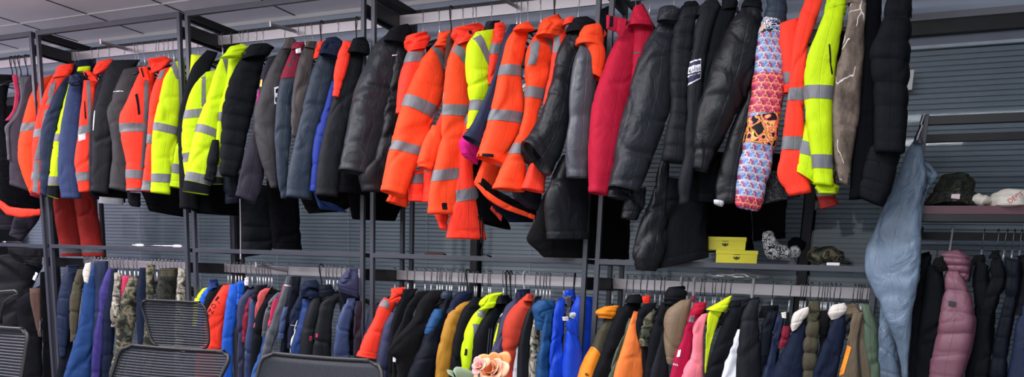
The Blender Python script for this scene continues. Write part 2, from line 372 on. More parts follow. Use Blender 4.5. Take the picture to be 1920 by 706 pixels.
class Loft:
    NV = 64
    def __init__(s, st, d, tau=None, th=.035, q=0, amp=.007, e=.66, flat=0, seed=None, otop=False, fm=1.0):
        st = [(a[1], a[0], a[2], a[0]) if len(a) == 3 else a for a in st]       # (y,xl,xr) or (xl,yl,xr,yr)
        s.S = catmull(st, s.NV); SEED[0] += 1; s.seed = seed or SEED[0]; s.q = q; s.amp = amp; s.e = e; s.fm = fm*(1.9 if otop else 1.0)
        xm = s.S[:, 0].mean()
        if tau is None: tau = max(-1, min(1, (1680-s.S[:, [0, 2]].mean())/700))*58
        ta = math.radians(tau); dr = np.array([math.cos(ta), math.sin(ta), 0]); s.n = np.array([math.sin(ta), -math.cos(ta), 0])
        k = 0 if tau >= 0 else 2
        anc = at(float(s.S[:, k].mean()), float(s.S[:, k+1].mean()), d)
        def un(xy):
            v = rays(xy); t = ((anc-CAM)@s.n)/(v@s.n); return CAM+v*t[:, None]
        Lp, Rp = un(s.S[:, 0:2]), un(s.S[:, 2:4])
        s.m = (Lp+Rp)/2; s.h = (Rp-Lp)/2
        hl = np.linalg.norm(s.h, axis=1); s.hl = hl
        if q: s.e = e = .55
        s.T = np.minimum(th, .12*th/.035*0+np.maximum(hl*.75, .006)) if not flat else np.full(s.NV, th)
        v = np.linspace(0, 1, s.NV)
        s.len = np.sum(np.linalg.norm(np.diff(s.m, axis=0), axis=1))
        s.T = s.T*np.sqrt(np.clip((.7 if otop else .12)+v/.10, 0, 1))
        s.v = v
    def it(s, A, v):
        x = np.clip(v, 0, 1)*(s.NV-1); i = np.minimum(x.astype(int), s.NV-2); f = (x-i)
        return A[i]*(1-f)[..., None]+A[i+1]*f[..., None] if A.ndim > 1 else A[i]*(1-f)+A[i+1]*f
    def surf(s, a, v, off=0.0):
        c, sn = np.cos(a), np.sin(a)
        cx = np.sign(c)*np.abs(c)**s.e; sx = np.sign(sn)*np.abs(sn)**.9
        m, h, T = s.it(s.m, v), s.it(s.h, v), s.it(s.T, v)
        hl = s.it(s.hl, v)
        p = m+h*cx[..., None]+s.n*(T*sx)[..., None]
        per = a/PI*hl*1.6; ln = v*s.len; k = s.seed; per = per*s.fm; ln = ln*s.fm
        w1 = vnoise(per*11+ln*1.2, ln*1.7+k*3.1, k); n2 = vnoise(per*9-ln*3.6, ln*4.2+per*6, k+5); n3 = vnoise(per*14+ln*6, ln*9-per*4, k+9)
        w2 = -np.exp(-(n2/.085)**2); w3 = -np.exp(-(n3/.12)**2)
        env = np.sin(PI*np.clip(v*1.0, 0, 1))*.5+.6
        w0 = vnoise(per*6+ln*.8, ln*.9, k+31)
        D = 1.35*s.amp*env*(1.3*w0+.85*w1+.8*w2+.45*w3+.12*n3)
        D = D+.0018*(v > 1-.028/s.len)-.002*np.exp(-((1-.03/s.len-v)*s.len/.006)**2)
        if s.q:
            ph = v*s.q; qq = np.abs(np.sin(PI*ph)); 
            D = D*.45+.011*(qq**.28-.8)+.0035*n3*(1-qq)*2
        D = D+off
        nn = s.n*sx[..., None]+(h/(hl[..., None]+1e-6))*(cx*np.abs(cx)*.7)[..., None]
        return p+nn*D[..., None]
    def mesh(s, name, mat, parent, nu=38, hem=True, otop=False):
        a = np.linspace(0, 2*PI, nu, endpoint=False)
        nv = s.NV+8 if not s.q else s.NV+40
        vv = np.linspace(0, 1, nv)
        V, A = np.meshgrid(vv, a, indexing='ij'); P = s.surf(A, V)
        rows = [P[i] for i in range(nv)]
        if otop:
            c0 = P[0].mean(axis=0); dn = P[8].mean(axis=0)-c0
            rows = [c0+(P[0]-c0)*.72+dn*.9, c0+(P[0]-c0)*.8+dn*.2]+rows; vv = np.r_[vv[0], vv[0], vv]; nv += 2; V0 = nv-2
        if hem:
            ctr = P[-1].mean(axis=0); up = P[-6].mean(axis=0)-ctr
            for k_, (f, g) in enumerate([(.96, -.004), (.86, .15), (.8, .9)]): rows.append(ctr+(P[-1]-ctr)*f+up*g*(1 if k_ else 0))
        R = np.array(rows); nr = len(rows)
        F = [(i*nu+j, i*nu+(j+1) % nu, (i+1)*nu+(j+1) % nu, (i+1)*nu+j) for i in range(nr-1) for j in range(nu)]
        F.append(tuple(range(nu))[::-1]); F.append(tuple((nr-1)*nu+j for j in range(nu)))
        hm = s.hl.mean()
        ca = np.cos(a); U = np.stack([np.tile(np.sign(ca)*np.abs(ca)**s.e*hm, nr), np.repeat(np.r_[vv, [vv[-1]]*(nr-nv)]*s.len, nu)], 1)
        o = link(name, R.reshape(-1, 3), F, mat, parent, True, U)
        s.obj = o; return o
    def ring(s, yl, yr, h, mat='silver', name='reflective_band', off=.0022, hr=None):
        ks = np.arange(s.NV)
        def vy(y, c):
            Y = s.S[:, c]; o = np.argsort(Y); return float(np.interp(y, Y[o], s.v[o]))
        a0, a1, b0, b1 = vy(yl, 1), vy(yl+h, 1), vy(yr, 3), vy(yr+(hr or h), 3)
        nu, nr = 38, 5; a = np.linspace(0, 2*PI, nu+1); cx = np.sign(np.cos(a))*np.abs(np.cos(a))**s.e; u = (1+cx)/2
        t = np.linspace(0, 1, nr)[:, None]
        V = (a0+(a1-a0)*t)*(1-u)+(b0+(b1-b0)*t)*u
        A = np.tile(a, (nr, 1)); P = s.surf(A, np.clip(V, 0, 1), off)
        m_ = MB().grid(P); hm = s.hl.mean()
        return link(name, m_.v, m_.f, mat, s.obj, True, np.stack([(np.tile(cx, (nr, 1))*hm).ravel(), (V*s.len).ravel()], 1))
    def uv(s, pts):
        pts = np.asarray(pts, float).reshape(-1, 2); vs = np.linspace(0, 1, 240); S = s.it(s.S, vs)
        Lx, Ly, Rx, Ry = S.T; out = []
        for x, y in pts:
            ux = Rx-Lx; uy = Ry-Ly; l2 = ux**2+uy**2+1e-9
            u = ((x-Lx)*ux+(y-Ly)*uy)/l2; uc = np.clip(u, 0, 1)
            dd = (Lx+ux*uc-x)**2+(Ly+uy*uc-y)**2; i = int(np.argmin(dd)); out.append((u[i], vs[i]))
        return np.array(out)
    def onpx(s, pts, off=.0025):
        U = s.uv(pts); cx = np.clip(2*U[:, 0]-1, -.999, .999)
        c = np.sign(cx)*np.abs(cx)**(1/s.e); return s.surf(np.arccos(c), U[:, 1], off)
    def quad(s, tl, tr, br, bl, mat='silver', name='reflective_band', n=10, off=.0025, nx=5):
        tl, tr, br, bl = (np.array(q, float) for q in (tl, tr, br, bl))
        t = np.linspace(0, 1, n)[:, None, None]; u = np.linspace(0, 1, nx)[None, :, None]
        G = (tl*(1-u)+tr*u)*(1-t)+(bl*(1-u)+br*u)*t
        P = s.onpx(G.reshape(-1, 2), off).reshape(n, nx, 3)
        return MB().grid(P).out(name, mat, s.obj, True)
    def text(s, body, tl, tr, br, bl, mat, name='lettering', off=.004):
        cu = bpy.data.curves.new('t', 'FONT'); cu.body = body; cu.resolution_u = 3
        o = bpy.data.objects.new('t', cu); C.objects.link(o)
        bpy.context.view_layer.update()
        me = o.evaluated_get(bpy.context.evaluated_depsgraph_get()).to_mesh()
        V = np.array([v.co[:2] for v in me.vertices]); F = [tuple(p.vertices) for p in me.polygons]
        o.evaluated_get(bpy.context.evaluated_depsgraph_get()).to_mesh_clear(); bpy.data.objects.remove(o)
        mn, mxx = V.min(0), V.max(0); T = (V-mn)/(mxx-mn)
        tl, tr, br, bl = (np.array(q, float) for q in (tl, tr, br, bl))
        u = T[:, :1]; t = 1-T[:, 1:]
        G = (tl*(1-u)+tr*u)*(1-t)+(bl*(1-u)+br*u)*t
        return link(name, s.onpx(G, off), F, mat, s.obj)

def Z(f, ox, oy, st): return [(a[0]/f+ox, a[1]/f+oy, a[2]/f+ox, a[3]/f+oy) for a in st]
def garment(name, label, cat, d, parts, group=None, tau=None):
    """parts: (part name, material, stations, options)"""
    lofts = []
    root = None
    if d < -.02: d = -.02+(d+.02)*.55
    for pn, mat, st, *op in parts:
        op = op[0] if op else {}
        ot = pn in ('collar', 'hood')
        l = Loft(st, d+op.get('dd', 0), op.get('tau', tau), op.get('th', .03), op.get('q', 0), op.get('amp', .007), op.get('e', .66), otop=ot, fm=op.get('fm', 1.0))
        if root is None:
            root = thing(name, l.m[0], label, cat, group)
        l.mesh(pn, mat, root, hem=op.get('hem', True), otop=ot)
        for b_ in op.get('b', []): l.ring(*b_[:3], **(b_[3] if len(b_) > 3 else {}))
        for q_ in op.get('k', []): l.quad(*q_[:4], **(q_[4] if len(q_) > 4 else {}))
        for t_ in op.get('t', []): l.text(*t_)
        lofts.append(l)
    return root, lofts
# ------------------------------------------------------------------ the room
WALL = .65
X0, X1, YF = -5.0, 9.5, -7.2
struct(MB().box(X0, X1, YF, WALL+.3, -.1, 0).out('floor', 'floor_tile'))
struct(MB().box(X0, X1, YF, WALL+.3, CEIL, CEIL+.1).out('ceiling', 'ceiling_panel'))
struct(MB().box(X0-.1, X0, YF, WALL+.3, 0, CEIL).out('wall_left', 'wall_paint'))
struct(MB().box(X1, X1+.1, YF, WALL+.3, 0, CEIL).out('wall_right', 'wall_paint'))
struct(MB().box(X0, X1, YF-.1, YF, 0, CEIL).out('wall_front', 'wall_beyond_paint'))
WT, WB = 1.034+SH, .45                     # window head and sill heights
m = MB().box(X0, X1, WALL, WALL+.1, WT+.0, CEIL).box(X0, X1, WALL, WALL+.1, 0, WB)
for k in range(-8, 9): m.box(.42+.9*k, .423+.9*k, WALL-.0015, WALL, WT+.09, CEIL)
struct(m.out('wall_back', 'wall_paint'))
struct(MB().box(X0, X1, WALL-.025, WALL, WT+.001, WT+.028, .002).out('trim_1', 'wall_trim'))
# suspended ceiling grid: pale runners along the racks, dark joints across
n = 2
for k in range(10):
    y = .23-.6*k
    struct(MB().box(X0, X1, y-.006, y+.006, CEIL-.004, CEIL+.001).out('trim_%d' % n, 'white_plastic')); n += 1
for k in range(-7, 16):
    x = -.43+.606*k
    struct(MB().box(x-.006, x+.006, YF, WALL, CEIL-.002, CEIL+.001).out('trim_%d' % n, 'window_black')); n += 1
struct(MB().box(X0, X1, WALL-.02, WALL, CEIL-.02, CEIL).out('trim_%d' % n, 'white_plastic')); n += 1
# windows: black frames, glass, venetian blinds behind the glass
mul = [4.31+1.72*k for k in range(-5, 4)]
wl = ['behind the left end bay full of vests', 'behind the bay with red overalls', 'behind the bay of hi-vis yellow jackets', 'behind the bay with hanging drawstrings',
      'behind the shelf with yellow boxes', 'behind the shelf with two caps', 'right of the rack with caps', 'far right']
for i in range(len(mul)-1):
    a, b_ = mul[i]+.02, mul[i+1]-.02
    m = MB().box(mul[i]-.02, mul[i]+.02, WALL-.012, WALL+.06, WB, WT).box(mul[i+1]-.02, mul[i+1]-.0201+.0002, WALL, WALL+.06, WB, WT)
    m.box(a, b_, WALL-.012, WALL+.05, WT-.052, WT+.0).box(a, b_, WALL-.012, WALL+.05, WB, WB+.05)
    o = m.out('window_%d' % (i+1), 'window_black'); struct(o)
    MB().box(a, b_, WALL+.012, WALL+.016, WB+.05, WT-.052).out('window_pane', 'window_glass', o)
    t = thing('venetian_blind', ((a+b_)/2, WALL+.04, WB+.06), 'closed grey slatted blind behind the glass '+wl[i], 'blind', 'blinds along the back wall')
    MB().box(a+.005, b_-.005, WALL+.03, WALL+.06, WT-.085, WT-.05, .003).out('headrail', 'wall_trim', t)
    MB().box(a+.005, b_-.005, WALL+.026, WALL+.05, WT-.1, WT-.086, .002).out('valance_strip', 'off_white', t)
    s = MB(); z = WT-.115; kk = 0
    while z > WB+.06:
        P = np.zeros((2, 4, 3))
        for r, xx in enumerate((a+.01, b_-.01)):
            for c, (yy, zz) in enumerate([(.034, -.0125), (.0365, .003), (.039, .0082), (.048, .0105)]): P[r, c] = (xx, WALL+yy, z+zz)
        s.grid(P); z -= .0218; kk += 1
    o2 = s.out('slats', 'blind', t, False)
    md = o2.modifiers.new('t', 'SOLIDIFY'); md.thickness = .0008
    cm = MB()
    for fx in (.18, .5, .82): cm.tube([(a+(b_-a)*fx, WALL+.028, WT-.1), (a+(b_-a)*fx, WALL+.028, WB+.06)], .0012, 5)
    cm.out('ladder_cord', 'off_white', t)
# a dark partition far behind the blinds so nothing shines through
struct(MB().box(X0, X1, WALL+.28, WALL+.3, 0, CEIL).out('wall_beyond', 'window_black'))

# ------------------------------------------------------------------ clothing racks
PW, GP, TB, DP, DH = 1.16459, .03783, .02005, .38226, .21152
RH = 1.21
TOPR = RH+SH
def rail_bits(root, a, b_, ztop, hook=True):
    MB().box(a+TB, b_-TB, DH, DH+.012, ztop-.047, ztop, .002).out('hanging_rail', 'brushed', root)
    for x in (a, b_-TB):
        MB().box(x+.001, x+TB-.001, TB, DP-TB, ztop-.055, ztop+.0).out('rail_bracket', 'rack_black', root)
def rack(k, label, arms=()):
    a, b_ = k*PW+GP/2, (k+1)*PW-GP/2
    t = thing('clothing_rack', ((a+b_)/2, DP/2, 0), label, 'clothing rack', 'row of black steel clothing racks')
    for x in (a, b_-TB):
        for y in (0, DP-TB): MB().box(x, x+TB, y, y+TB, 0, TOPR, .0015).out('post', 'steel_tube', t)
        MB().box(x+.001, x+TB-.001, TB, DP-TB, TOPR-TB-.01, TOPR-.001).out('depth_bar', 'rack_black', t)
        MB().box(x+.001, x+TB-.001, TB, DP-TB, SH-TB, SH-.001).out('depth_bar', 'rack_black', t)
    for y in (0, DP-TB):
        MB().box(a+TB, b_-TB, y, y+TB, TOPR-TB-(.006 if not y else .0), TOPR, .0015).out('top_rail', 'steel_tube' if not y else 'rack_black', t)
        if y == 0: MB().box(a+TB, b_-TB, y, y+TB, SH-TB-.002, SH, .0015).out('middle_rail', 'steel_tube', t)
    rail_bits(t, a, b_, 1.0954+.047+SH)
    rail_bits(t, a, b_, -.078+SH)
    for px, py, qx, qy in arms:                                   # face-out arm from the hanging rail towards the room
        p = at(px, py, .03); q = at(qx, qy, DH)
        m = MB().tube([p, q], .009, 4); m.tube([p+np.array([0, -.004, -.012]), p+np.array([0, -.004, .014])], .006, 6)
        m.out('display_arm', 'brushed', t)
    for y, z in ((.03, SH-.04), (.03, .95)): pass
    return t
rack(-1, 'black steel rack at the far left holding black and pink vests')
rack(0, 'black steel rack holding orange and navy jackets above blue trousers', [(190, 79, 238, 92)])
rack(1, 'black steel rack with yellow hi-vis and dark jackets on top', [(508, 46, 552, 58), (481, 496, 538, 507)])
rack(2, 'black steel rack with the cluster of orange hi-vis jackets on top', [(938, -4, 968, 12)])
r4 = rack(3, 'black steel rack with the pink jacket and two yellow boxes on its shelf')
gx0 = rail_x(1318, .03, SH)
MB().box(gx0, 4*PW-GP/2-TB, .021, DP-TB, SH-.006, SH-.0005).out('glass_shelf', 'clear_bag', r4)
# the lower rack on the right
rx = rail_x(1733, 0, .6+SH)
zt = at(1780, 215.5, 0)[2]; zs = at(1820, 385, 0)[2]; zh = at(1820, 435, DH)[2]
t = thing('clothing_rack', (rx+.6, DP/2, 0), 'lower black steel rack at the right with a maroon shelf of caps', 'clothing rack')
for x in (rx, rx+1.12):
    for y in (0, DP): MB().box(x, x+.024, y, y+.024, 0, zt+.006, .0015).out('post', 'steel_tube', t)
    MB().box(x+.001, x+.023, .024, DP, zt-.022, zt-.001).out('depth_bar', 'rack_black', t)
for y in (0, DP): MB().box(rx+.024, rx+1.12, y, y+.024, zt-.03, zt, .0015).out('top_rail', 'rack_black', t)
MB().box(rx+.024, rx+1.12, 0, DP+.02, zs-.030, zs, .002).out('shelf', 'maroon_board', t)
MB().box(rx+.024, rx+1.12, 0, .024, zs-.055, zs-.0305).out('shelf_rail', 'rack_black', t)
MB().box(rx+.024, rx+1.12, DH, DH+.02, zh-.026, zh).out('hanging_rail', 'rack_black', t)
for x in (rx+.024, rx+1.1): MB().box(x, x+.02, .024, DP, zh-.024, zh-.002).out('rail_bracket', 'rack_black', t)
RZ = {'up': 1.0954+.047+SH, 'low': -.078+SH, 'right': zh}

# ------------------------------------------------------------------ hangers
def hanger_proto(kind, wire, body, drop):
    """origin at the rail top; arms across the rail (along y)"""
    r = thing('clothes_hanger', (0, 0, 0), 'x', 'hanger')
    R = {'wire': .0017, 'black': .0033, 'white': .004, 'tagged': .006}[kind]; lr = .014 if kind != 'wire' else .0105
    pts = []
    for i in range(13):
        a = math.radians(-35+i*215/12); pts.append((0, math.cos(a)*lr, .003+math.sin(a)*lr))
    pts += [(0, -.012, -.02), (0, -.004, -.055), (0, 0, -.066), (0, 0, -drop)]
    MB().tube(pts, R, 7).out('hook', wire, r, True)
    zz = -drop
    if kind == 'wire': MB().tube([(0, 0, zz+.062), (0, 0, zz+.012)], .0042, 8).out('neck_sleeve', 'hook_steel', r, True)
    m = MB()
    if kind == 'wire': m.tube([(0, 0, zz+.014), (0, 0, zz)], .004, 8)
    else: m.tube([(0, 0, zz+.02), (0, 0, zz)], .006, 8)
    if kind == 'tagged': MB().tube([(0, 0, zz+.075), (0, 0, zz+.045)], .0075, 8).out('size_tag', 'pink_tag', r, True)
    for s in (-1, 1): m.tube([(0, 0, zz), (0, s*.05, zz-.02), (0, s*.12, zz-.05), (0, s*.165, zz-.078)], [.006, .006, .006, .004], 8)
    m.tube([(0, -.12, zz-.055), (0, .12, zz-.055)], .0025, 6)
    m.out('shoulders', body, r, True)
    return r
def dup(root, loc, rz, label, group, tilt=0):
    r = root.copy(); C.objects.link(r); r.location = loc; r.rotation_euler = (0, tilt, rz); r['label'] = label; r['group'] = group
    for ch in list(root.children):
        c = ch.copy(); C.objects.link(c); c.parent = r
        for g in ch.children:
            d = g.copy(); C.objects.link(d); d.parent = c
    return r
protos = {'wire': hanger_proto('wire', 'hook_wire', 'black_plastic', .125), 'black': hanger_proto('black', 'black_plastic', 'black_plastic', .12),
          'white': hanger_proto('white', 'white_plastic', 'white_plastic', .12),
          'tagged': hanger_proto('tagged', 'white_plastic', 'white_plastic', .135)}
first = set(protos)
def hang(px, rail, kind='wire', label='', group=''):
    z = RZ[rail]; x = rail_x(px, DH, z)
    rnd = random.Random(int(px*7)+len(rail))
    loc = (x, DH+.006, z+.0)
    rz, tl = rnd.uniform(-.35, .2), rnd.uniform(-.06, .06)
    if kind in first:
        first.discard(kind); r = protos[kind]; r.location = loc; r.rotation_euler = (0, tl, rz); r['label'] = label; r['group'] = group
    else: dup(protos[kind], loc, rz, label, group, tl)
ORD = ['first', 'second', 'third', 'fourth', 'fifth', 'sixth', 'seventh', 'eighth', 'ninth', 'tenth', 'eleventh', 'twelfth', 'thirteenth', 'fourteenth', 'fifteenth', 'sixteenth', 'seventeenth', 'eighteenth', 'nineteenth', 'twentieth',
       'twenty-first', 'twenty-second', 'twenty-third', 'twenty-fourth', 'twenty-fifth', 'twenty-sixth', 'twenty-seventh']
def row(rail, xs, kind, label, group):
    for i, v in enumerate(xs):
        lb = label if len(xs) == 1 else label.replace(' hanger ', ' hanger, ' + ORD[i] + ' from left, ', 1)
        hang(v, rail, kind, lb, group)
row('up', [20, 28, 35, 48], 'black', 'black hanger hooked on the far left upper rail', 'black hangers of the far left bay')
row('up', [140, 146, 171, 184, 204, 233, 252, 257, 268, 292, 297, 306, 315, 324], 'wire', 'chrome hook hanger on the upper rail above orange and navy jackets', 'hangers of the upper rail, orange and navy bay')
row('up', [370, 384, 416, 450, 456, 465, 481, 494, 534, 560, 572, 585, 634], 'wire', 'chrome hook hanger on the upper rail above yellow and dark jackets', 'hangers of the upper rail, yellow and dark bay')
row('up', [434], 'black', 'black hanger on the upper rail beside the yellow hood', 'black hanger by the yellow hood')
row('up', [602, 668], 'black', 'black hanger on the upper rail above the dark jackets', 'black hangers above the dark jackets')
row('up', [793, 823, 868, 888, 893, 923, 971, 977, 991, 1015, 1087], 'wire', 'chrome hook hanger on the upper rail above the orange hi-vis jackets', 'hangers of the upper rail, orange hi-vis bay')
row('up', [845, 1041], 'black', 'black hanger on the upper rail above the orange hi-vis jackets', 'black hangers, orange hi-vis bay')
row('up', [1193, 1222, 1265, 1300, 1385, 1420], 'wire', 'chrome hook hanger on the upper rail above the pink and black jackets', 'hangers of the upper rail, pink jacket bay')
row('low', [158, 166, 172, 179, 186, 192, 199, 205, 213, 219, 226, 232, 240, 250, 256, 286, 292, 299, 305, 312, 319, 326, 333, 340], 'wire', 'chrome clip hanger on the lower rail above the trousers', 'hangers above the trousers')
row('low', [425, 433, 441, 446, 452, 461, 470, 480, 485, 491, 497, 503, 508, 540, 612, 618, 625, 632, 640, 650, 658], 'wire', 'chrome hook hanger on the lower rail behind the mesh chairs', 'hangers of the lower rail behind the chairs')
row('low', [601], 'black', 'black hanger on the lower rail behind the chairs', 'black hanger behind the chairs')
row('low', [739, 765, 778, 796, 809, 820, 825, 830, 838, 843, 848, 861, 867, 873, 889, 895, 906, 916, 920, 943, 968, 1006, 1014, 1020, 1026, 1031, 1059], 'wire', 'chrome hook hanger on the lower rail between mustard and royal blue jackets', 'hangers of the lower rail, mustard and blue bay')
row('low', [876, 950, 957, 1077], 'black', 'black hanger on the lower rail among chrome hooks', 'black hangers, mustard and blue bay')
row('low', [984], 'white', 'white plastic hanger on the lower rail above the rust hoodie', 'white hanger above the rust hoodie')
row('low', [1150, 1176, 1190, 1203, 1214, 1229, 1240, 1246, 1291, 1316, 1322, 1338, 1344, 1354, 1361, 1372], 'wire', 'chrome hook hanger on the lower rail above orange and pink garments', 'hangers of the lower rail, orange and pink bay')
row('low', [1278, 1303], 'tagged', 'white wide plastic hanger with pink tag above tan and crimson jackets', 'white hangers by the crimson jacket')
row('low', [1412], 'tagged', 'white plastic hanger with pink tag above the white panelled jacket', 'white hanger by the white panel')
row('low', [1449, 1483, 1503, 1508, 1513, 1522, 1536, 1543, 1547, 1552, 1559, 1567, 1576, 1603, 1610, 1615, 1620, 1627, 1632], 'wire', 'chrome hook hanger on the lower rail above the sherpa collar jackets', 'hangers of the lower rail, sherpa jackets')
row('right', [1729], 'black', 'thin black hanger at the left end of the right hand rail', 'black hanger of the right rack')
row('right', [1785], 'white', 'white hook hanger above the mauve puffer jacket', 'white hanger above the mauve puffer')
row('right', [1846, 1872, 1889, 1903, 1917], 'wire', 'chrome hook hanger above the black vests at the right', 'hangers of the right rack')
p = at(1706, 150, WALL-.01)
o = tag(MB().box(p[0]-.05, p[0]+.012, WALL-.013, WALL-.0125, p[2]-.04, p[2]+.04).out('paper_note', 'white_plastic'), 'white paper note stuck on the window beside the right end puffer', 'paper')
# ------------------------------------------------------------------ garments
def LR(Lp, Rp, n=9):
    def rs(P):
        P = np.array(P, float); d = np.r_[0, np.cumsum(np.linalg.norm(np.diff(P, axis=0), axis=1))]; t = np.linspace(0, d[-1], n)
        return np.stack([np.interp(t, d, P[:, 0]), np.interp(t, d, P[:, 1])], 1)
    return [tuple(a)+tuple(b) for a, b in zip(rs(Lp), rs(Rp))]
def LRz(f, ox, oy, Lp, Rp, n=9):
    return LR([(x/f+ox, y/f+oy) for x, y in Lp], [(x/f+ox, y/f+oy) for x, y in Rp], n)
BK = dict(mat='black', name='cuff_tab')
# ---- far left bay, vests
garment('quilted_vest', 'black quilted sleeveless vest at the far left end of the upper rail', 'vest', .0, [
    ('body', 'black', LR([(-40, 138), (-42, 200), (-40, 290), (-38, 374)], [(24, 140), (12, 175), (12, 222), (24, 300), (36, 374)]), dict(q=9, th=.03, amp=.004))])
garment('fleece_vest', 'plum vest with pink and pale grey piping beside the black quilted vest', 'vest', -.02, [
    ('body', 'plum', LR([(40, 142), (38, 190), (14, 236), (17, 290), (18, 346)], [(66, 140), (68, 200), (70, 260), (72, 310), (74, 364)]), dict(amp=.004)),
    ('lining', 'rose', LR([(22, 141), (28, 175), (24, 205), (9, 226)], [(33, 139), (38, 175), (37, 205), (20, 226)]), dict(dd=.06, th=.012, amp=.003)),
    ('piping', 'grey', LR([(33, 144), (40, 180), (30, 215), (9, 236), (14, 300)], [(58, 143), (45, 180), (37, 217), (17, 240), (19, 300)]), dict(dd=-.01, th=.01, amp=.002))])
garment('work_jacket', 'black work jacket with an orange hem hanging below the vests', 'jacket', .06, [
    ('body', 'deep_black', LR([(0, 300), (0, 350), (-2, 378)], [(92, 300), (90, 350), (80, 400)]), {}),
    ('hem', 'red_orange', LR([(0, 374), (18, 388), (45, 391), (78, 392)], [(-2, 386), (14, 402), (42, 408), (78, 402)]), dict(dd=-.01, th=.015, amp=.003, tau=20))])
garment('trousers', 'dark plum trousers hanging behind the far left vests', 'trousers', .12, [
    ('leg', 'dark_plum', LR([(-20, 380), (-20, 410), (0, 430)], [(40, 380), (45, 410), (36, 430)]), {}),
    ('leg', 'dark_plum', LR([(38, 380), (24, 410), (16, 440)], [(84, 385), (72, 415), (42, 452)]), {})])
# ---- bay one, upper rail
garment('hi_vis_jacket', 'orange hi-vis jacket behind the first post pair with one silver band', 'jacket', -.03, [
    ('sleeve', 'orange', LR([(76, 150), (60, 175), (48, 215), (36, 266), (34, 300), (45, 334), (56, 362)], [(98, 140), (88, 180), (84, 240), (80, 300), (76, 362)]), dict(b=[(232, 228, 15)]))])
garment('hi_vis_jacket', 'orange hi-vis jacket with a checked silver strip down its front edge', 'jacket', -.05, [
    ('sleeve', 'red_orange', LR([(100, 140), (85, 169), (70, 220), (62, 266), (62, 317), (56, 358)], [(138, 128), (125, 150), (110, 200), (96, 250), (84, 310), (77, 366)]),
     dict(b=[(243, 240, 15), (322, 322, 15)], k=[((97, 142), (107, 140), (74, 300), (64, 300)), ((64, 302), (74, 302), (70, 362), (61, 360))])),
    ('collar', 'red_orange', LR([(108, 124), (104, 134), (100, 146)], [(137, 120), (137, 130), (130, 142)]), dict(amp=.006)),
    ('hem', 'maroon', LR([(57, 355), (57, 366)], [(76, 360), (76, 372)]), dict(dd=.02, th=.02))])
garment('hi_vis_jacket', 'navy jacket with a tall dark collar and lime side panel', 'jacket', -.05, [
    ('sleeve', 'navy', LR([(120, 148), (106, 168), (91, 203), (78, 237), (76, 271), (77, 317), (76, 364)], [(142, 132), (132, 160), (114, 212), (104, 262), (94, 330), (87, 368)]), {}),
    ('side_panel', 'yellow', LR([(131, 150), (116, 209), (105, 260), (93, 334), (89, 366)], [(150, 146), (130, 210), (120, 270), (112, 330), (108, 372)]),
     dict(dd=.03, b=[(251, 252, 14), (331, 331, 16), (348, 348, 30, dict(mat='black', name='cuff'))])),
    ('collar', 'dark_navy', LR([(136, 118), (132, 134), (128, 146)], [(176, 112), (178, 124), (168, 140)]), dict(dd=.08)),
    ('collar_lining', 'yellow', LR([(146, 126), (147, 134)], [(168, 124), (166, 136)]), dict(dd=.04, th=.02))])
garment('padded_jacket', 'mid blue padded jacket with a high collar before the lime panelled navy one', 'jacket', -.07, [
    ('sleeve', 'mid_navy', LR([(134, 143), (127, 164), (114, 232), (108, 294), (108, 334), (116, 371)], [(158, 138), (156, 175), (153, 237), (150, 300), (152, 340), (152, 372)]), dict(amp=.005)),
    ('collar', 'navy', LR([(131, 142), (129, 155), (134, 160)], [(150, 138), (152, 150), (150, 160)]), dict(dd=-.01, th=.02))])
garment('hi_vis_jacket', 'orange hi-vis jacket with a white oval chest badge and standing collar', 'jacket', -.08, [
    ('front', 'red_orange', LR([(155, 150), (148, 203), (144, 254), (138, 302), (142, 328), (149, 360)], [(184, 150), (178, 203), (174, 250), (172, 300), (171, 330), (170, 358)]),
     dict(b=[(238, 232, 16), (324, 322, 16)], k=[((161, 152), (168, 152), (173, 245), (165, 245)), ((167, 248), (174, 248), (171, 318), (165, 318)), ((156, 190), (158, 190), (161, 223), (158, 223), BK),
                                               ((145, 253), (160, 250), (159, 262), (146, 265), dict(mat='blush', name='chest_badge', nx=8))])),
    ('collar', 'red_orange', LR([(155, 134), (158, 142), (172, 152)], [(168, 132), (180, 142), (184, 154)]), dict(dd=-.01, th=.02, k=[((156, 137), (160, 136), (165, 146), (161, 147), BK)])),
    ('hood', 'red_orange', LR([(184, 116), (180, 128), (176, 142)], [(212, 111), (218, 117), (200, 132)]), dict(dd=.06))])
garment('softshell_jacket', 'dark navy jacket sliver squeezed behind the black piped jacket', 'jacket', -.06, [
    ('body', 'ink', LR([(190, 138), (180, 170), (174, 215), (172, 300), (170, 360)], [(208, 132), (200, 170), (192, 215), (186, 300), (182, 360)]), {})])
garment('rain_jacket', 'black rain jacket with white shoulder piping and a grey second sleeve', 'jacket', -.09, [
    ('sleeve', 'charcoal', LR([(212, 113), (200, 125), (190, 160), (178, 195), (173, 230), (172, 300), (169, 358)], [(262, 112), (248, 130), (236, 160), (225, 190), (217, 230), (210, 300), (204, 363)]),
     dict(k=[((176, 208), (178, 208), (175, 245), (174, 245), dict(mat='white', name='piping'))])),
    ('body', 'warm_grey', LR([(232, 130), (214, 168), (200, 208), (206, 250), (211, 285), (207, 310), (204, 352)], [(266, 124), (262, 180), (254, 235), (250, 300), (244, 360)]),
     dict(dd=.03, k=[((208, 170), (229, 172), (230, 174), (208, 172), dict(mat='white', name='piping'))])),
    ('hem', 'deep_black', LR([(168, 352), (170, 366)], [(240, 356), (240, 372)]), dict(dd=.02))])
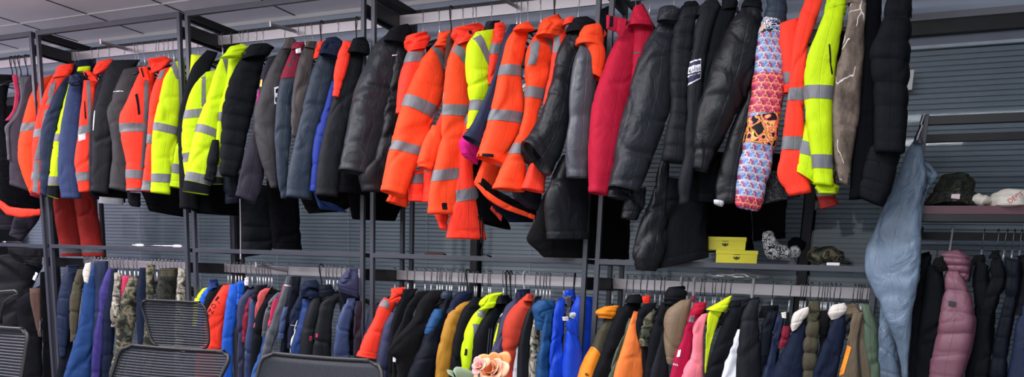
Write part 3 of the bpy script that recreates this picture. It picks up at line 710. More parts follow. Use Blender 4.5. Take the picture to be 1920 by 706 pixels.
garment('hi_vis_jacket', 'orange hi-vis jacket with a black zip pocket and open flap collar', 'jacket', -.11, [
    ('front', 'red_orange', LR([(262, 137), (250, 165), (240, 190), (226, 215), (225, 245), (234, 285), (240, 315), (235, 335), (238, 357)], [(290, 130), (286, 170), (282, 200), (276, 250), (272, 300), (268, 358)]),
     dict(b=[(232, 232, 16), (318, 320, 16), (354, 352, 20)], k=[((268, 150), (276, 148), (273, 230), (265, 230)), ((265, 248), (273, 248), (267, 316), (261, 316)), ((252, 179), (256, 177), (260, 215), (256, 218), dict(mat='black', name='zip_pocket'))])),
    ('collar_flap', 'red_orange', LR([(259, 126), (262, 140), (270, 150)], [(278, 124), (280, 138), (282, 152)]), dict(dd=-.01, th=.016, k=[((262, 128), (265, 128), (270, 145), (267, 145), BK)])),
    ('hood', 'red_orange', LR([(272, 112), (274, 124), (280, 140)], [(308, 107), (318, 114), (304, 130)]), dict(dd=.05, amp=.01)),
    ('cuff', 'black', LR([(238, 360), (240, 378), (246, 386)], [(264, 362), (264, 382), (262, 388)]), dict(dd=.03, th=.025))])
garment('hi_vis_jacket', 'orange hi-vis jacket half hidden between the zip pocket one and the yellow one', 'jacket', -.12, [
    ('sleeve', 'red_orange', LR([(300, 132), (288, 160), (281, 185), (276, 235), (272, 285), (268, 320), (264, 358)], [(328, 122), (314, 160), (305, 190), (300, 240), (294, 285), (290, 320), (286, 360)]),
     dict(b=[(252, 252, 17), (338, 340, 18), (357, 359, 14, dict(mat='black', name='cuff'))], k=[((300, 134), (310, 130), (300, 150), (294, 150))]))])
garment('hi_vis_jacket', 'yellow hi-vis jacket left of the second post pair with lime hem', 'jacket', -.13, [
    ('sleeve', 'yellow', LR([(326, 116), (312, 130), (302, 170), (292, 215), (286, 250), (285, 285), (284, 335), (282, 360)], [(346, 112), (347, 150), (342, 200), (338, 250), (331, 290), (322, 330), (320, 364)]),
     dict(b=[(229, 240, 15), (325, 327, 16)], k=[((318, 122), (328, 116), (336, 148), (329, 150))])),
    ('body', 'yellow', LR([(326, 270), (317, 305), (309, 348)], [(352, 262), (354, 300), (350, 354)]), dict(dd=.05, b=[(306, 312, 17)]))])
garment('work_jacket', 'black work jacket hems hanging low behind the orange and yellow hi-vis jackets', 'jacket', .12, [
    ('body', 'deep_black', LR([(262, 300), (264, 350), (282, 395)], [(344, 300), (352, 350), (350, 407)]), {}),
    ('sleeve', 'deep_black', LR([(176, 330), (176, 372)], [(240, 340), (236, 380)]), {}),
    ('hem', 'off_white', LR([(186, 368), (184, 380)], [(232, 368), (230, 384)]), dict(dd=-.02, th=.02, amp=.002))])
garment('overalls', 'red bib overalls with a grey band hanging below the orange jackets', 'trousers', .2, [
    ('leg', 'red', LR([(98, 340), (100, 385), (104, 418), (110, 452), (115, 480)], [(145, 340), (150, 380), (154, 415), (158, 450), (160, 480)]), dict(b=[(463, 463, 11, dict(mat='grey'))])),
    ('leg', 'red', LR([(136, 340), (142, 385), (150, 430), (156, 480)], [(168, 340), (178, 385), (188, 430), (196, 480)]), dict(dd=-.02, b=[(463, 463, 10, dict(mat='grey'))]))])
# ---- bay two, upper rail
garment('hi_vis_jacket', 'lime yellow jacket shoulder peeping out right of the second post pair', 'jacket', -.02, [
    ('shoulder', 'lime', LR([(358, 102), (356, 130), (352, 160)], [(388, 106), (384, 125), (370, 150)]), {})])
garment('overcoat', 'black slim overcoat covering the second post pair', 'coat', -.14, [
    ('sleeve', 'black', LR([(388, 94), (364, 115), (351, 150), (340, 190), (334, 225), (334, 260), (336, 330), (336, 390)], [(408, 98), (396, 125), (386, 160), (378, 210), (372, 260), (372, 330), (374, 393)]), dict(amp=.005)),
    ('body', 'deep_black', LR([(360, 330), (358, 360), (360, 394)], [(420, 340), (412, 370), (404, 402)]), dict(dd=.04))])
garment('hi_vis_jacket', 'yellow hi-vis jacket with a vertical silver chest stripe', 'jacket', -.16, [
    ('front', 'yellow', LR([(385, 135), (365, 155), (350, 185), (342, 220), (338, 250), (339, 280), (343, 310), (348, 340)], [(412, 130), (408, 160), (402, 190), (396, 215), (390, 240), (386, 290), (384, 340)]),
     dict(b=[(207, 203, 16), (288, 282, 16)], k=[((376, 139), (383, 139), (383, 200), (375, 200))]))])
garment('hi_vis_jacket', 'yellow hi-vis jacket with a puffy hood and black cuffs', 'jacket', -.19, [
    ('sleeve', 'yellow', LR([(416, 104), (408, 120), (399, 145), (392, 175), (380, 210), (370, 240), (360, 275), (352, 310), (347, 335), (343, 358)], [(448, 95), (438, 135), (425, 170), (416, 195), (410, 220), (406, 255), (400, 290), (396, 335), (390, 365)]),
     dict(b=[(232, 246, 15), (321, 332, 16), (338, 349, 30, dict(mat='black', name='cuff'))], k=[((414, 104), (424, 100), (432, 142), (424, 150))])),
    ('body', 'yellow', LR([(430, 105), (425, 150), (410, 200), (404, 260), (398, 345)], [(458, 95), (445, 140), (432, 185), (424, 220), (420, 280), (418, 345)]),
     dict(dd=.05, b=[(210, 212, 17), (312, 314, 18), (331, 333, 30, dict(mat='black', name='hem'))])),
    ('side_panel', 'black', LR([(400, 262), (392, 300), (384, 335)], [(408, 262), (407, 300), (400, 340)]), dict(dd=-.015, th=.02)),
    ('hood', 'yellow', LR([(430, 88), (424, 96), (412, 108)], [(458, 82), (472, 90), (456, 106)]), dict(dd=.03, amp=.012, th=.05))])
garment('puffer_jacket', 'black puffer jacket right of the yellow hooded jacket', 'jacket', -.2, [
    ('sleeve', 'black', LR([(475, 90), (452, 110), (434, 140), (424, 170), (417, 200), (415, 235), (412, 285), (411, 328)], [(505, 88), (497, 110), (485, 160), (474, 210), (462, 260), (452, 310), (442, 333)]), dict(q=9, th=.045)),
    ('collar', 'black', LR([(470, 84), (462, 96), (456, 110)], [(500, 82), (514, 90), (504, 104)]), dict(dd=.05, th=.045)),
    ('hem', 'ink', LR([(420, 325), (420, 355), (424, 382)], [(446, 325), (448, 355), (446, 380)]), dict(dd=.05))])
garment('fleece_jacket', 'dark plum jacket flaring out below with a pink tab and gold zip pull', 'jacket', -.2, [
    ('body', 'dark_plum', LR([(503, 108), (490, 140), (480, 200), (472, 240), (457, 285), (447, 330), (441, 367)], [(518, 105), (502, 150), (494, 250), (494, 310), (492, 350), (478, 382)]),
     dict(k=[((481, 172), (486, 168), (483, 194), (477, 200), dict(mat='magenta', name='pink_tab')), ((486, 150), (490, 150), (489, 163), (485, 163), dict(mat='brass', name='zip_pull'))]))])
garment('softshell_jacket', 'dark grey hooded jacket with a round sleeve logo', 'jacket', -.21, [
    ('sleeve', 'warm_grey', LR([(533, 82), (515, 110), (500, 135), (490, 170), (478, 210), (480, 250), (490, 295), (503, 336), (510, 352)], [(555, 75), (543, 100), (532, 140), (524, 175), (517, 225), (516, 285), (519, 352)]),
     dict(k=[((510, 166), (520, 163), (520, 196), (511, 197), dict(mat='logo_white', name='logo_outline')), ((512, 169), (519, 167), (519, 192), (512, 193), dict(mat='charcoal', name='logo_field', off=.004)), ((512, 177), (519, 175), (519, 183), (512, 185), dict(mat='logo_white', name='logo_bar', off=.005))])),
    ('hood', 'taupe', LR([(534, 72), (530, 82), (528, 92)], [(548, 70), (554, 78), (548, 92)]), dict(dd=.03))])
garment('softshell_jacket', 'dark blue jacket with a maroon shoulder yoke', 'jacket', -.22, [
    ('sleeve', 'slate_navy', LR([(550, 88), (532, 125), (522, 155), (515, 195), (511, 260), (516, 310), (520, 350), (526, 372)], [(572, 84), (566, 120), (560, 155), (554, 190), (548, 250), (542, 310), (538, 372)]),
     dict(b=[(84, 82, 64, dict(mat='maroon', name='shoulder_yoke', off=.003))])),
    ('collar', 'maroon', LR([(552, 80), (548, 92)], [(570, 79), (568, 92)]), dict(dd=.02, th=.02))])
garment('softshell_jacket', 'taupe hooded jacket between the maroon yoke jacket and the slate blue one', 'jacket', -.22, [
    ('sleeve', 'taupe', LR([(570, 86), (562, 105), (553, 140), (547, 185), (545, 225), (547, 254)], [(592, 84), (588, 125), (580, 160), (572, 205), (566, 230), (556, 258)]), {}),
    ('hood', 'taupe', LR([(572, 78), (570, 88)], [(594, 78), (590, 92)]), dict(dd=.03)),
    ('brand_tag', 'off_white', LR([(555, 92), (556, 100)], [(563, 90), (564, 99)]), dict(dd=-.01, th=.006, amp=.001))])
garment('fleece_jacket', 'bright red collar visible between the taupe and slate blue jackets', 'jacket', -.1, [
    ('collar', 'red_orange', LR([(594, 80), (590, 95), (588, 110)], [(608, 76), (606, 92), (600, 108)]), dict(th=.025))])
garment('softshell_jacket', 'slate blue jacket with a long wide sleeve and dark hood', 'jacket', -.24, [
    ('sleeve', 'slate_navy', LR([(606, 84), (591, 110), (578, 150), (568, 190), (560, 230), (550, 275), (542, 315), (538, 345), (537, 368)], [(638, 84), (630, 120), (622, 155), (612, 195), (598, 235), (590, 275), (585, 320), (583, 345), (586, 374)]), dict(amp=.006)),
    ('hood', 'dark_navy', LR([(610, 72), (602, 84), (598, 100)], [(630, 70), (642, 82), (636, 110)]), dict(dd=.04, amp=.01, th=.045))])
garment('softshell_jacket', 'cobalt blue jacket edge showing right of the slate blue sleeve', 'jacket', -.21, [
    ('sleeve', 'cobalt', LR([(622, 152), (608, 205), (594, 240), (588, 275), (583, 330), (581, 358)], [(636, 150), (626, 210), (616, 260), (606, 310), (602, 362)]), dict(th=.025)),
    ('hem', 'blue_navy', LR([(584, 350), (596, 372), (620, 380)], [(590, 362), (600, 392), (650, 398)]), dict(dd=.1, th=.03))])
garment('fleece_jacket', 'bright red jacket sliver left of the black jacket by the third post pair', 'jacket', -.2, [
    ('sleeve', 'red_orange', LR([(644, 76), (635, 105), (628, 135), (624, 180)], [(662, 80), (656, 105), (648, 135), (634, 182)]), {})])
garment('softshell_jacket', 'black hooded jacket left of the third post pair', 'jacket', -.22, [
    ('sleeve', 'charcoal', LR([(658, 90), (640, 115), (630, 155), (620, 195), (610, 235), (600, 285), (594, 335), (592, 365)], [(684, 86), (678, 125), (672, 160), (664, 195), (650, 245), (642, 285), (636, 340), (634, 368)]), dict(amp=.005)),
    ('body', 'deep_black', LR([(672, 150), (660, 220), (644, 290), (636, 360)], [(690, 140), (690, 220), (690, 290), (700, 370)]), dict(dd=.06)),
    ('hood', 'black', LR([(662, 72), (656, 86), (650, 98)], [(682, 70), (692, 84), (690, 104)]), dict(dd=.05, th=.045))])
garment('overcoat', 'long black padded coat with a zip hanging down to the middle rail', 'coat', .02, [
    ('body', 'black', LR([(448, 340), (450, 400), (452, 440), (453, 482)], [(520, 350), (522, 400), (520, 440), (505, 474)]), dict(q=5, th=.05)),
    ('zip', 'brushed', LR([(449, 370), (450, 420), (450, 486)], [(451, 370), (452, 420), (452, 486)]), dict(dd=-.05, th=.003, amp=0))])
garment('overcoat', 'long plain black coat beside the padded coat below the dark jackets', 'coat', .06, [
    ('body', 'deep_black', LR([(500, 330), (506, 400), (512, 466)], [(556, 340), (560, 400), (565, 468)]), {}),
    ('lining', 'deep_black', LR([(556, 350), (566, 378), (580, 400)], [(650, 355), (660, 385), (640, 396)]), {})])
garment('overcoat', 'black coat hem low behind the third post pair', 'coat', .1, [
    ('body', 'deep_black', LR([(650, 330), (652, 380), (662, 410)], [(750, 330), (752, 380), (738, 414)]), {})])
garment('overcoat', 'dark coat hems filling the space below the yellow hooded jacket', 'coat', .12, [
    ('body', 'deep_black', LR([(352, 340), (350, 398)], [(448, 340), (446, 404)]), {})])
# ---- bay three, upper rail
garment('rain_jacket', 'big black shiny jacket covering the right side of the third post pair', 'jacket', -.25, [
    ('sleeve', 'graphite', LR([(732, 58), (711, 74), (694, 112), (682, 146), (668, 186), (660, 237), (648, 276), (639, 318)], [(762, 58), (758, 110), (748, 146), (734, 200), (722, 245), (707, 290), (690, 329)]), dict(amp=.01, th=.045)),
    ('body', 'black_nylon', LR([(740, 70), (730, 140), (718, 210), (704, 290), (680, 320), (668, 330), (680, 358)], [(768, 64), (768, 160), (752, 220), (740, 270), (730, 320), (724, 360)]), dict(dd=.06, amp=.01)),
    ('collar', 'black', LR([(734, 52), (726, 62), (720, 76)], [(762, 46), (770, 60), (764, 84)]), dict(dd=.05)),
    ('piping', 'off_white', LR([(736, 103), (736, 104.5)], [(744, 102), (744, 104)]), dict(dd=-.03, th=.004, amp=0))])
garment('hi_vis_jacket', 'orange hi-vis jacket with a crumpled hood right of the shiny black jacket', 'jacket', -.2, [
    ('sleeve', 'red_orange', LR([(768, 92), (757, 125), (751, 150), (747, 180), (744, 212)], [(796, 92), (790, 125), (780, 160), (770, 190), (760, 216)]), dict(b=[(98, 98, 20)])),
    ('hood', 'red_orange', LR([(766, 66), (764, 78), (768, 96)], [(800, 60), (806, 72), (798, 92)]), dict(dd=.02, amp=.013, th=.045)),
    ('collar_lining', 'black', LR([(800, 88), (802, 104)], [(812, 84), (812, 104)]), dict(dd=.14))])
garment('hi_vis_jacket', 'orange hi-vis jacket with the longest two banded sleeve left of the dark gap', 'jacket', -.29, [
    ('sleeve', 'orange', LR([(814, 80), (800, 92), (784, 123), (764, 169), (753, 197), (739, 248), (730, 282), (722, 327), (716, 356)], [(836, 78), (838, 120), (836, 180), (820, 220), (808, 242), (791, 288), (774, 327), (757, 370)]),
     dict(amp=.009, th=.045, b=[(177, 207, 21), (263, 279, 17)], k=[((803, 84), (817, 79), (833, 124), (830, 145))])),
    ('body', 'red_orange', LR([(826, 212), (812, 250), (800, 290), (797, 330), (795, 378)], [(842, 200), (838, 260), (832, 300), (828, 330), (824, 378)]), dict(dd=.06, b=[(252, 252, 14), (308, 306, 14)])),
    ('sleeve', 'orange', LR([(812, 235), (796, 262), (784, 300), (786, 312)], [(828, 240), (822, 270), (814, 300), (806, 320)]), dict(dd=-.02, amp=.01)),
    ('hem', 'orange', LR([(738, 340), (728, 368), (724, 376)], [(784, 330), (768, 370), (764, 388)]), dict(dd=.03)),
    ('hem', 'red_orange', LR([(774, 320), (768, 350), (768, 376)], [(806, 315), (800, 350), (798, 378)]), dict(dd=.05, b=[(327, 327, 17)])),
    ('collar', 'orange', LR([(822, 62), (818, 74), (814, 86)], [(846, 56), (850, 70), (842, 88)]), dict(dd=.05))])
garment('fleece_jacket', 'thin brown jacket sliver between two orange hi-vis jackets', 'jacket', -.2, [
    ('shoulder', 'dark_brown', LR([(842, 62), (836, 90), (834, 130)], [(856, 56), (852, 90), (846, 130)]), {})])
garment('hi_vis_jacket', 'orange hi-vis jacket with a black square patch on its cuff', 'jacket', -.31, [
    ('sleeve', 'orange', LR([(853, 78), (842, 98), (834, 136), (829, 197), (826, 252), (821, 292), (811, 340), (803, 380), (805, 400)], [(880, 76), (880, 130), (886, 188), (876, 234), (868, 272), (861, 326), (857, 370), (855, 402)]),
     dict(amp=.008, b=[(196, 200, 20), (319, 314, 21)], k=[((843, 94), (856, 82), (872, 112), (868, 130)), ((822, 381), (832, 380), (832, 392), (822, 393), BK)])),
    ('body', 'red_orange', LR([(876, 196), (866, 250), (858, 320), (846, 380), (837, 446)], [(898, 200), (892, 260), (886, 320), (902, 390), (912, 449)]), dict(dd=.06, amp=.008, b=[(216, 216, 16), (357, 350, 22)])),
    ('collar', 'red_orange', LR([(851, 52), (852, 66), (856, 84)], [(896, 44), (910, 54), (888, 74)]), dict(dd=.03, amp=.01, k=[((873, 60), (878, 60), (878, 66), (873, 66), dict(mat='black', name='snap'))])),
    ('second_cuff', 'red_orange', LR([(814, 380), (818, 404), (826, 428)], [(842, 380), (838, 410), (834, 432)]), dict(dd=.05))])
garment('hi_vis_jacket', 'yellow hi-vis jacket squeezed between orange ones above a blue sleeve', 'jacket', -.32, [
    ('sleeve', 'yellow', LR([(892, 60), (877, 83), (874, 112), (879, 157), (885, 191), (880, 225), (878, 242)], [(922, 56), (918, 95), (914, 140), (911, 180), (904, 205), (895, 225), (890, 244)]),
     dict(b=[(188, 190, 19)], k=[((880, 67), (893, 62), (914, 120), (912, 140))]))])
garment('hi_vis_jacket', 'orange hooded hi-vis jacket behind the yellow one and the blue sleeve', 'jacket', -.24, [
    ('sleeve', 'red_orange', LR([(924, 70), (916, 100), (913, 160)], [(948, 66), (942, 90), (926, 150)]), dict(b=[(82, 84, 20)])),
    ('hood', 'red_orange', LR([(926, 44), (925, 56), (926, 76)], [(942, 42), (948, 54), (944, 72)]), dict(amp=.01, dd=.02)),
    ('lining', 'dark_plum', LR([(912, 40), (908, 52), (906, 60)], [(940, 38), (934, 48), (926, 60)]), dict(dd=.08))])
garment('winter_coat', 'navy coat with a magenta fleece lined cuff', 'coat', -.34, [
    ('sleeve', 'navy', LR([(956, 46), (944, 72), (929, 123), (916, 157), (905, 186), (884, 231), (868, 254)], [(980, 46), (962, 78), (947, 123), (936, 157), (926, 197), (908, 248), (900, 274)]), {}),
    ('cuff_lining', 'magenta', LR([(868, 252), (863, 268), (868, 290), (884, 302)], [(901, 270), (899, 284), (898, 298), (896, 308)]), dict(th=.04, amp=.004))])
garment('overcoat', 'black coat with drawstrings hanging below the yellow jacket', 'coat', -.12, [
    ('sleeve', 'deep_black', LR([(868, 300), (874, 360), (878, 400), (884, 410)], [(912, 300), (926, 370), (950, 405), (957, 430)]), dict(th=.04)),
    ('side_band', 'dark_plum', LR([(864, 330), (866, 375)], [(874, 330), (876, 380)]), dict(dd=-.02, b=[(360, 362, 14)])),
    ('drawstring', 'black', LR([(898, 404), (900, 440), (901, 455)], [(900, 404), (902, 440), (903, 455)]), dict(dd=-.03, th=.003, amp=0)),
    ('drawstring', 'black', LR([(903, 408), (904, 450), (902, 476)], [(905, 408), (906, 450), (904, 476)]), dict(dd=-.03, th=.003, amp=0)),
    ('drawstring', 'black', LR([(901, 476), (910, 476), (921, 480)], [(902, 478), (911, 478), (921, 482)]), dict(dd=-.03, th=.003, amp=0))])
garment('hi_vis_jacket', 'orange hi-vis jacket with a black cuff strap in front of the navy coat', 'jacket', -.38, [
    ('sleeve', 'orange', LR([(966, 48), (952, 72), (940, 118), (928, 169), (916, 214), (906, 250), (894, 292)], [(996, 46), (988, 84), (981, 123), (981, 163), (986, 203), (977, 237), (960, 275), (942, 310)]),
     dict(amp=.009, th=.045, b=[(121, 126, 20), (205, 214, 20)], k=[((894, 288), (915, 290), (915, 296), (893, 295), BK)])),
    ('collar', 'orange', LR([(970, 46), (966, 56)], [(988, 40), (1000, 58)]), dict(dd=.03, th=.03))])
garment('hi_vis_jacket', 'orange hi-vis jacket with the large crumpled hood and vertical stripes', 'jacket', -.33, [
    ('sleeve', 'orange', LR([(1002, 64), (986, 92), (982, 123), (982, 197), (974, 237), (954, 282), (933, 327), (924, 352)], [(1044, 60), (1040, 100), (1032, 132), (1021, 169), (1010, 213), (1002, 250), (986, 303), (981, 360)]),
     dict(amp=.009, th=.045, b=[(162, 170, 20), (268, 270, 20)], k=[((991, 80), (1003, 78), (996, 124), (983, 124)), ((1008, 62), (1019, 57), (1030, 92), (1026, 108))])),
    ('hood', 'orange', LR([(1022, 34), (1018, 46), (1010, 66)], [(1046, 26), (1064, 44), (1052, 74)]), dict(dd=.03, amp=.014, th=.05)),
    ('lower_panel', 'orange', LR([(904, 300), (894, 325), (890, 342)], [(940, 316), (932, 336), (926, 352)]), dict(dd=.05)),
    ('hem', 'orange', LR([(892, 338), (922, 362), (952, 380), (1004, 403)], [(889, 346), (914, 376), (945, 394), (1002, 412)]), dict(dd=.07, th=.014, amp=.003, tau=30)),
    ('lining', 'deep_black', LR([(905, 330), (930, 352), (965, 372), (1006, 390)], [(895, 352), (920, 372), (950, 392), (1004, 412)]), dict(dd=.1, th=.03, tau=30))])
garment('hi_vis_jacket', 'orange hi-vis jacket with ribbed hem left of the black fleece lined coat', 'jacket', -.3, [
    ('sleeve', 'red_orange', LR([(1040, 62), (1034, 120), (1014, 200), (998, 290), (984, 330), (978, 352)], [(1066, 56), (1060, 110), (1050, 160), (1040, 250), (1030, 300), (1020, 362)]), dict(b=[(284, 290, 20)], k=[((1038, 66), (1046, 64), (1042, 100), (1036, 100))])),
    ('hood', 'red_orange', LR([(1060, 34), (1058, 46)], [(1074, 32), (1080, 42)]), dict(th=.025)),
    ('lining', 'dark_plum', LR([(960, 352), (966, 372), (990, 390)], [(1014, 362), (1012, 380), (1006, 396)]), dict(dd=.05))])
garment('work_jacket', 'navy and orange jacket hem low behind the black drawstring coat', 'jacket', -.02, [
    ('body', 'dark_navy', LR([(918, 372), (930, 396), (955, 416)], [(990, 380), (1000, 400), (1000, 416)]), {}),
    ('hem', 'dull_orange', LR([(922, 384), (932, 396), (942, 404)], [(919, 392), (928, 402), (940, 415)]), dict(dd=-.04, th=.012, tau=20, amp=.002))])
garment('winter_coat', 'black coat with a fleece lined wide cuff and flared fleece hem', 'coat', -.4, [
    ('sleeve', 'black_nylon', LR([(1078, 46), (1051, 78), (1033, 142), (1015, 205), (997, 241), (982, 264)], [(1110, 46), (1094, 99), (1078, 156), (1070, 212), (1056, 269), (1044, 310), (1030, 330)]), dict(amp=.008, th=.045)),
    ('cuff_lining', 'black_fleece', LR([(980, 264), (982, 284), (1000, 312)], [(1030, 318), (1026, 328), (1020, 330)]), dict(dd=.01, th=.045, amp=.004)),
    ('body', 'black_nylon', LR([(1056, 290), (1034, 340), (1022, 375), (1024, 410), (1027, 448)], [(1108, 290), (1102, 340), (1100, 380), (1100, 448)]), dict(dd=.05, amp=.008)),
    ('lining', 'black_fleece', LR([(1040, 330), (1016, 373), (1000, 415), (983, 448), (1020, 482)], [(1100, 330), (1100, 380), (1100, 420), (1100, 450), (1100, 484)]), dict(dd=.1, amp=.004)),
    ('hood', 'black', LR([(1078, 34), (1070, 46), (1064, 60)], [(1098, 32), (1112, 44), (1112, 66)]), dict(dd=.05, th=.045))])
garment('vest_jacket', 'orange and grey jacket with a shiny grey sleeve beside the fourth post pair', 'jacket', -.4, [
    ('sleeve', 'steel_grey', LR([(1090, 80), (1077, 113), (1069, 163), (1066, 227), (1058, 283), (1064, 332)], [(1104, 76), (1110, 106), (1112, 156), (1108, 248), (1100, 334)]), dict(amp=.005)),
    ('shoulder', 'orange', LR([(1098, 48), (1088, 68), (1084, 84), (1098, 80), (1104, 100), (1106, 140)], [(1122, 44), (1126, 66), (1128, 90), (1130, 105), (1128, 120), (1124, 150)]), dict(dd=.04))])
garment('work_jacket', 'dark navy jacket with an orange chest point between the fourth posts', 'jacket', .02, [
    ('body', 'ink', LR([(1122, 20), (1114, 60), (1112, 140), (1110, 300)], [(1142, 10), (1150, 80), (1150, 160), (1150, 300)]), dict(k=[((1127, 58), (1132, 66), (1130, 70), (1127, 73), dict(mat='orange', name='chest_point'))]))])
garment('overcoat', 'black coat hanging low between the fourth posts and the pink jacket', 'coat', .06, [
    ('body', 'deep_black', LR([(1098, 300), (1098, 400), (1100, 484)], [(1190, 300), (1182, 400), (1178, 486)]), {})])
# ---- bay four, upper rail
garment('snow_jacket', 'bright pink red jacket with a velcro flap crossing the fourth post pair', 'jacket', -.36, [
    ('sleeve', 'crimson', LR([(1178, 42), (1152, 82), (1134, 125), (1115, 188), (1107, 265), (1107, 330), (1107, 360)], [(1200, 36), (1192, 90), (1186, 170), (1174, 230), (1160, 300), (1138, 366)]), dict(amp=.005, th=.04)),
    ('body', 'crimson', LR([(1190, 36), (1184, 100), (1180, 190), (1164, 270), (1146, 320), (1136, 352)], [(1224, 48), (1218, 90), (1208, 180), (1198, 250), (1184, 310), (1160, 354)]), dict(dd=.05, k=[((1181, 100), (1198, 102), (1198, 104), (1181, 103), dict(mat='grey', name='piping'))])),
    ('hood', 'crimson', LR([(1190, 12), (1188, 30), (1180, 48)], [(1204, 7), (1214, 28), (1222, 52)]), dict(dd=.03, amp=.01)),
    ('velcro_flap', 'crimson', LR([(1137, 28), (1142, 28), (1156, 32), (1175, 36)], [(1137, 55), (1143, 56), (1155, 61), (1166, 70)]), dict(dd=-.01, th=.01, amp=.003, tau=30, k=[((1143, 32), (1149, 32), (1148, 52), (1141, 51), BK)])),
    ('hem', 'black', LR([(1132, 352), (1130, 366)], [(1156, 352), (1150, 370)]), dict(dd=.08))])
garment('rain_jacket', 'large dark grey rain jacket with an elastic cuff right of the pink jacket', 'jacket', -.38, [
    ('sleeve', 'graphite', LR([(1244, 30), (1230, 50), (1212, 75), (1192, 120), (1180, 170), (1167, 225), (1157, 280), (1147, 335), (1144, 350)], [(1272, 24), (1268, 60), (1264, 100), (1266, 150), (1266, 178), (1256, 215), (1238, 260), (1220, 310), (1196, 362)]), dict(amp=.012, th=.05)),
    ('cuff', 'graphite', LR([(1145, 350), (1142, 368)], [(1196, 360), (1191, 377)]), dict(th=.03, amp=.008)),
    ('collar', 'graphite', LR([(1240, 14), (1234, 26), (1232, 40)], [(1262, 12), (1272, 24), (1266, 44)]), dict(dd=.02)),
    ('second_cuff', 'black_nylon', LR([(1174, 360), (1167, 390), (1166, 408)], [(1210, 350), (1206, 385), (1192, 413)]), dict(dd=.05))])
garment('winter_coat', 'dark grey puffy coat hanging lowest, over the middle rail left of the yellow boxes', 'coat', -.26, [
    ('sleeve', 'black_nylon', LR([(1236, 300), (1222, 362), (1207, 403), (1195, 440), (1187, 485), (1194, 505)], [(1256, 290), (1252, 362), (1256, 400), (1256, 440), (1246, 480), (1230, 508)]), dict(amp=.013, th=.045)),
    ('body', 'black', LR([(1240, 330), (1236, 400), (1232, 460), (1230, 504)], [(1318, 340), (1322, 400), (1326, 450), (1328, 482)]), dict(dd=.04, amp=.014))])
garment('overcoat', 'long black coat hanging behind the two yellow boxes', 'coat', .2, [
    ('body', 'deep_black', LR([(1296, 280), (1304, 380), (1314, 474)], [(1400, 290), (1404, 380), (1412, 468)]), dict(th=.025))])
garment('overcoat', 'black coat hanging behind the doodle print mittens', 'coat', .22, [
    ('body', 'deep_black', LR([(1396, 280), (1402, 380), (1410, 452)], [(1478, 290), (1478, 380), (1474, 446)]), dict(th=.025))])
garment('puffer_jacket', 'dark grey quilted jacket with a puffy sleeve right of the grey rain jacket', 'jacket', -.36, [
    ('sleeve', 'charcoal', LR([(1282, 12), (1270, 30), (1262, 60), (1258, 100), (1256, 150), (1260, 190), (1252, 240), (1243, 280), (1242, 302)], [(1316, 10), (1304, 40), (1300, 80), (1296, 120), (1290, 170), (1288, 210), (1288, 250), (1284, 308)]), dict(q=10, th=.045)),
    ('collar', 'black', LR([(1284, 4), (1278, 14), (1272, 26)], [(1306, 2), (1314, 12), (1306, 30)]), dict(dd=.04))])
garment('work_jacket', 'grey green work jacket with a white framed dark sleeve logo reading olisa', 'jacket', -.36, [
    ('sleeve', 'charcoal', LR([(1318, 12), (1305, 34), (1297, 85), (1291, 142), (1288, 227), (1285, 295), (1274, 340), (1268, 366), (1276, 384)], [(1348, 12), (1334, 57), (1322, 113), (1315, 170), (1308, 227), (1303, 295), (1294, 345), (1289, 382)]),
     dict(th=.026, k=[((1291, 117), (1311, 112), (1310, 150), (1287, 161), dict(mat='logo_white', name='logo_frame', nx=8)), ((1293, 119), (1310, 115), (1309, 148), (1289, 157), dict(mat='logo_navy', name='logo_field', off=.004, nx=8)),
                      ((1292, 127), (1310, 123), (1310, 136), (1290, 140), dict(mat='logo_white', name='logo_stripe', off=.0055, nx=8)), ((1291, 143), (1308, 139), (1308, 141), (1291, 145), dict(mat='logo_white', name='logo_line', off=.0055, nx=8))],
          t=[('olisa', (1293, 128), (1309, 125), (1309, 134), (1292, 138), 'logo_navy', 'lettering', .0085)])),
    ('hood', 'charcoal', LR([(1322, 2), (1312, 12), (1304, 30)], [(1344, 0), (1352, 14), (1342, 36)]), dict(dd=.04))])
garment('softshell_jacket', 'plain black jacket between the olisa logo jacket and the large black one', 'jacket', -.35, [
    ('sleeve', 'black', LR([(1350, 12), (1332, 50), (1320, 110), (1313, 180), (1310, 240), (1306, 320)], [(1384, 12), (1370, 60), (1360, 120), (1352, 200), (1342, 260), (1326, 322)]), dict(dd=.03)),
    ('collar', 'black', LR([(1352, 0), (1348, 20)], [(1378, -2), (1376, 18)]), dict(dd=.05))])
garment('rain_jacket', 'large black nylon jacket left of the patterned puffer', 'jacket', -.38, [
    ('sleeve', 'black_nylon', LR([(1394, 14), (1373, 34), (1356, 79), (1339, 125), (1322, 181), (1311, 238), (1305, 283), (1304, 316)], [(1424, 10), (1420, 68), (1416, 125), (1404, 165), (1384, 200), (1364, 238), (1338, 283), (1324, 322)]), dict(amp=.012, th=.05)),
    ('body', 'black_nylon', LR([(1412, 110), (1395, 180), (1372, 235), (1356, 295), (1344, 340), (1341, 380)], [(1432, 100), (1426, 150), (1416, 220), (1404, 260), (1396, 320), (1384, 380)]), dict(dd=.04, amp=.01)),
    ('collar', 'black', LR([(1398, -4), (1392, 14)], [(1424, -6), (1428, 20)]), dict(dd=.05)),
    ('white_lining', 'off_white', LR([(1341, 374), (1341, 382)], [(1354, 376), (1352, 386)]), dict(dd=0, th=.01)),
    ('hem', 'deep_black', LR([(1304, 300), (1302, 340), (1304, 378)], [(1346, 300), (1346, 340), (1346, 380)]), dict(dd=.06))])
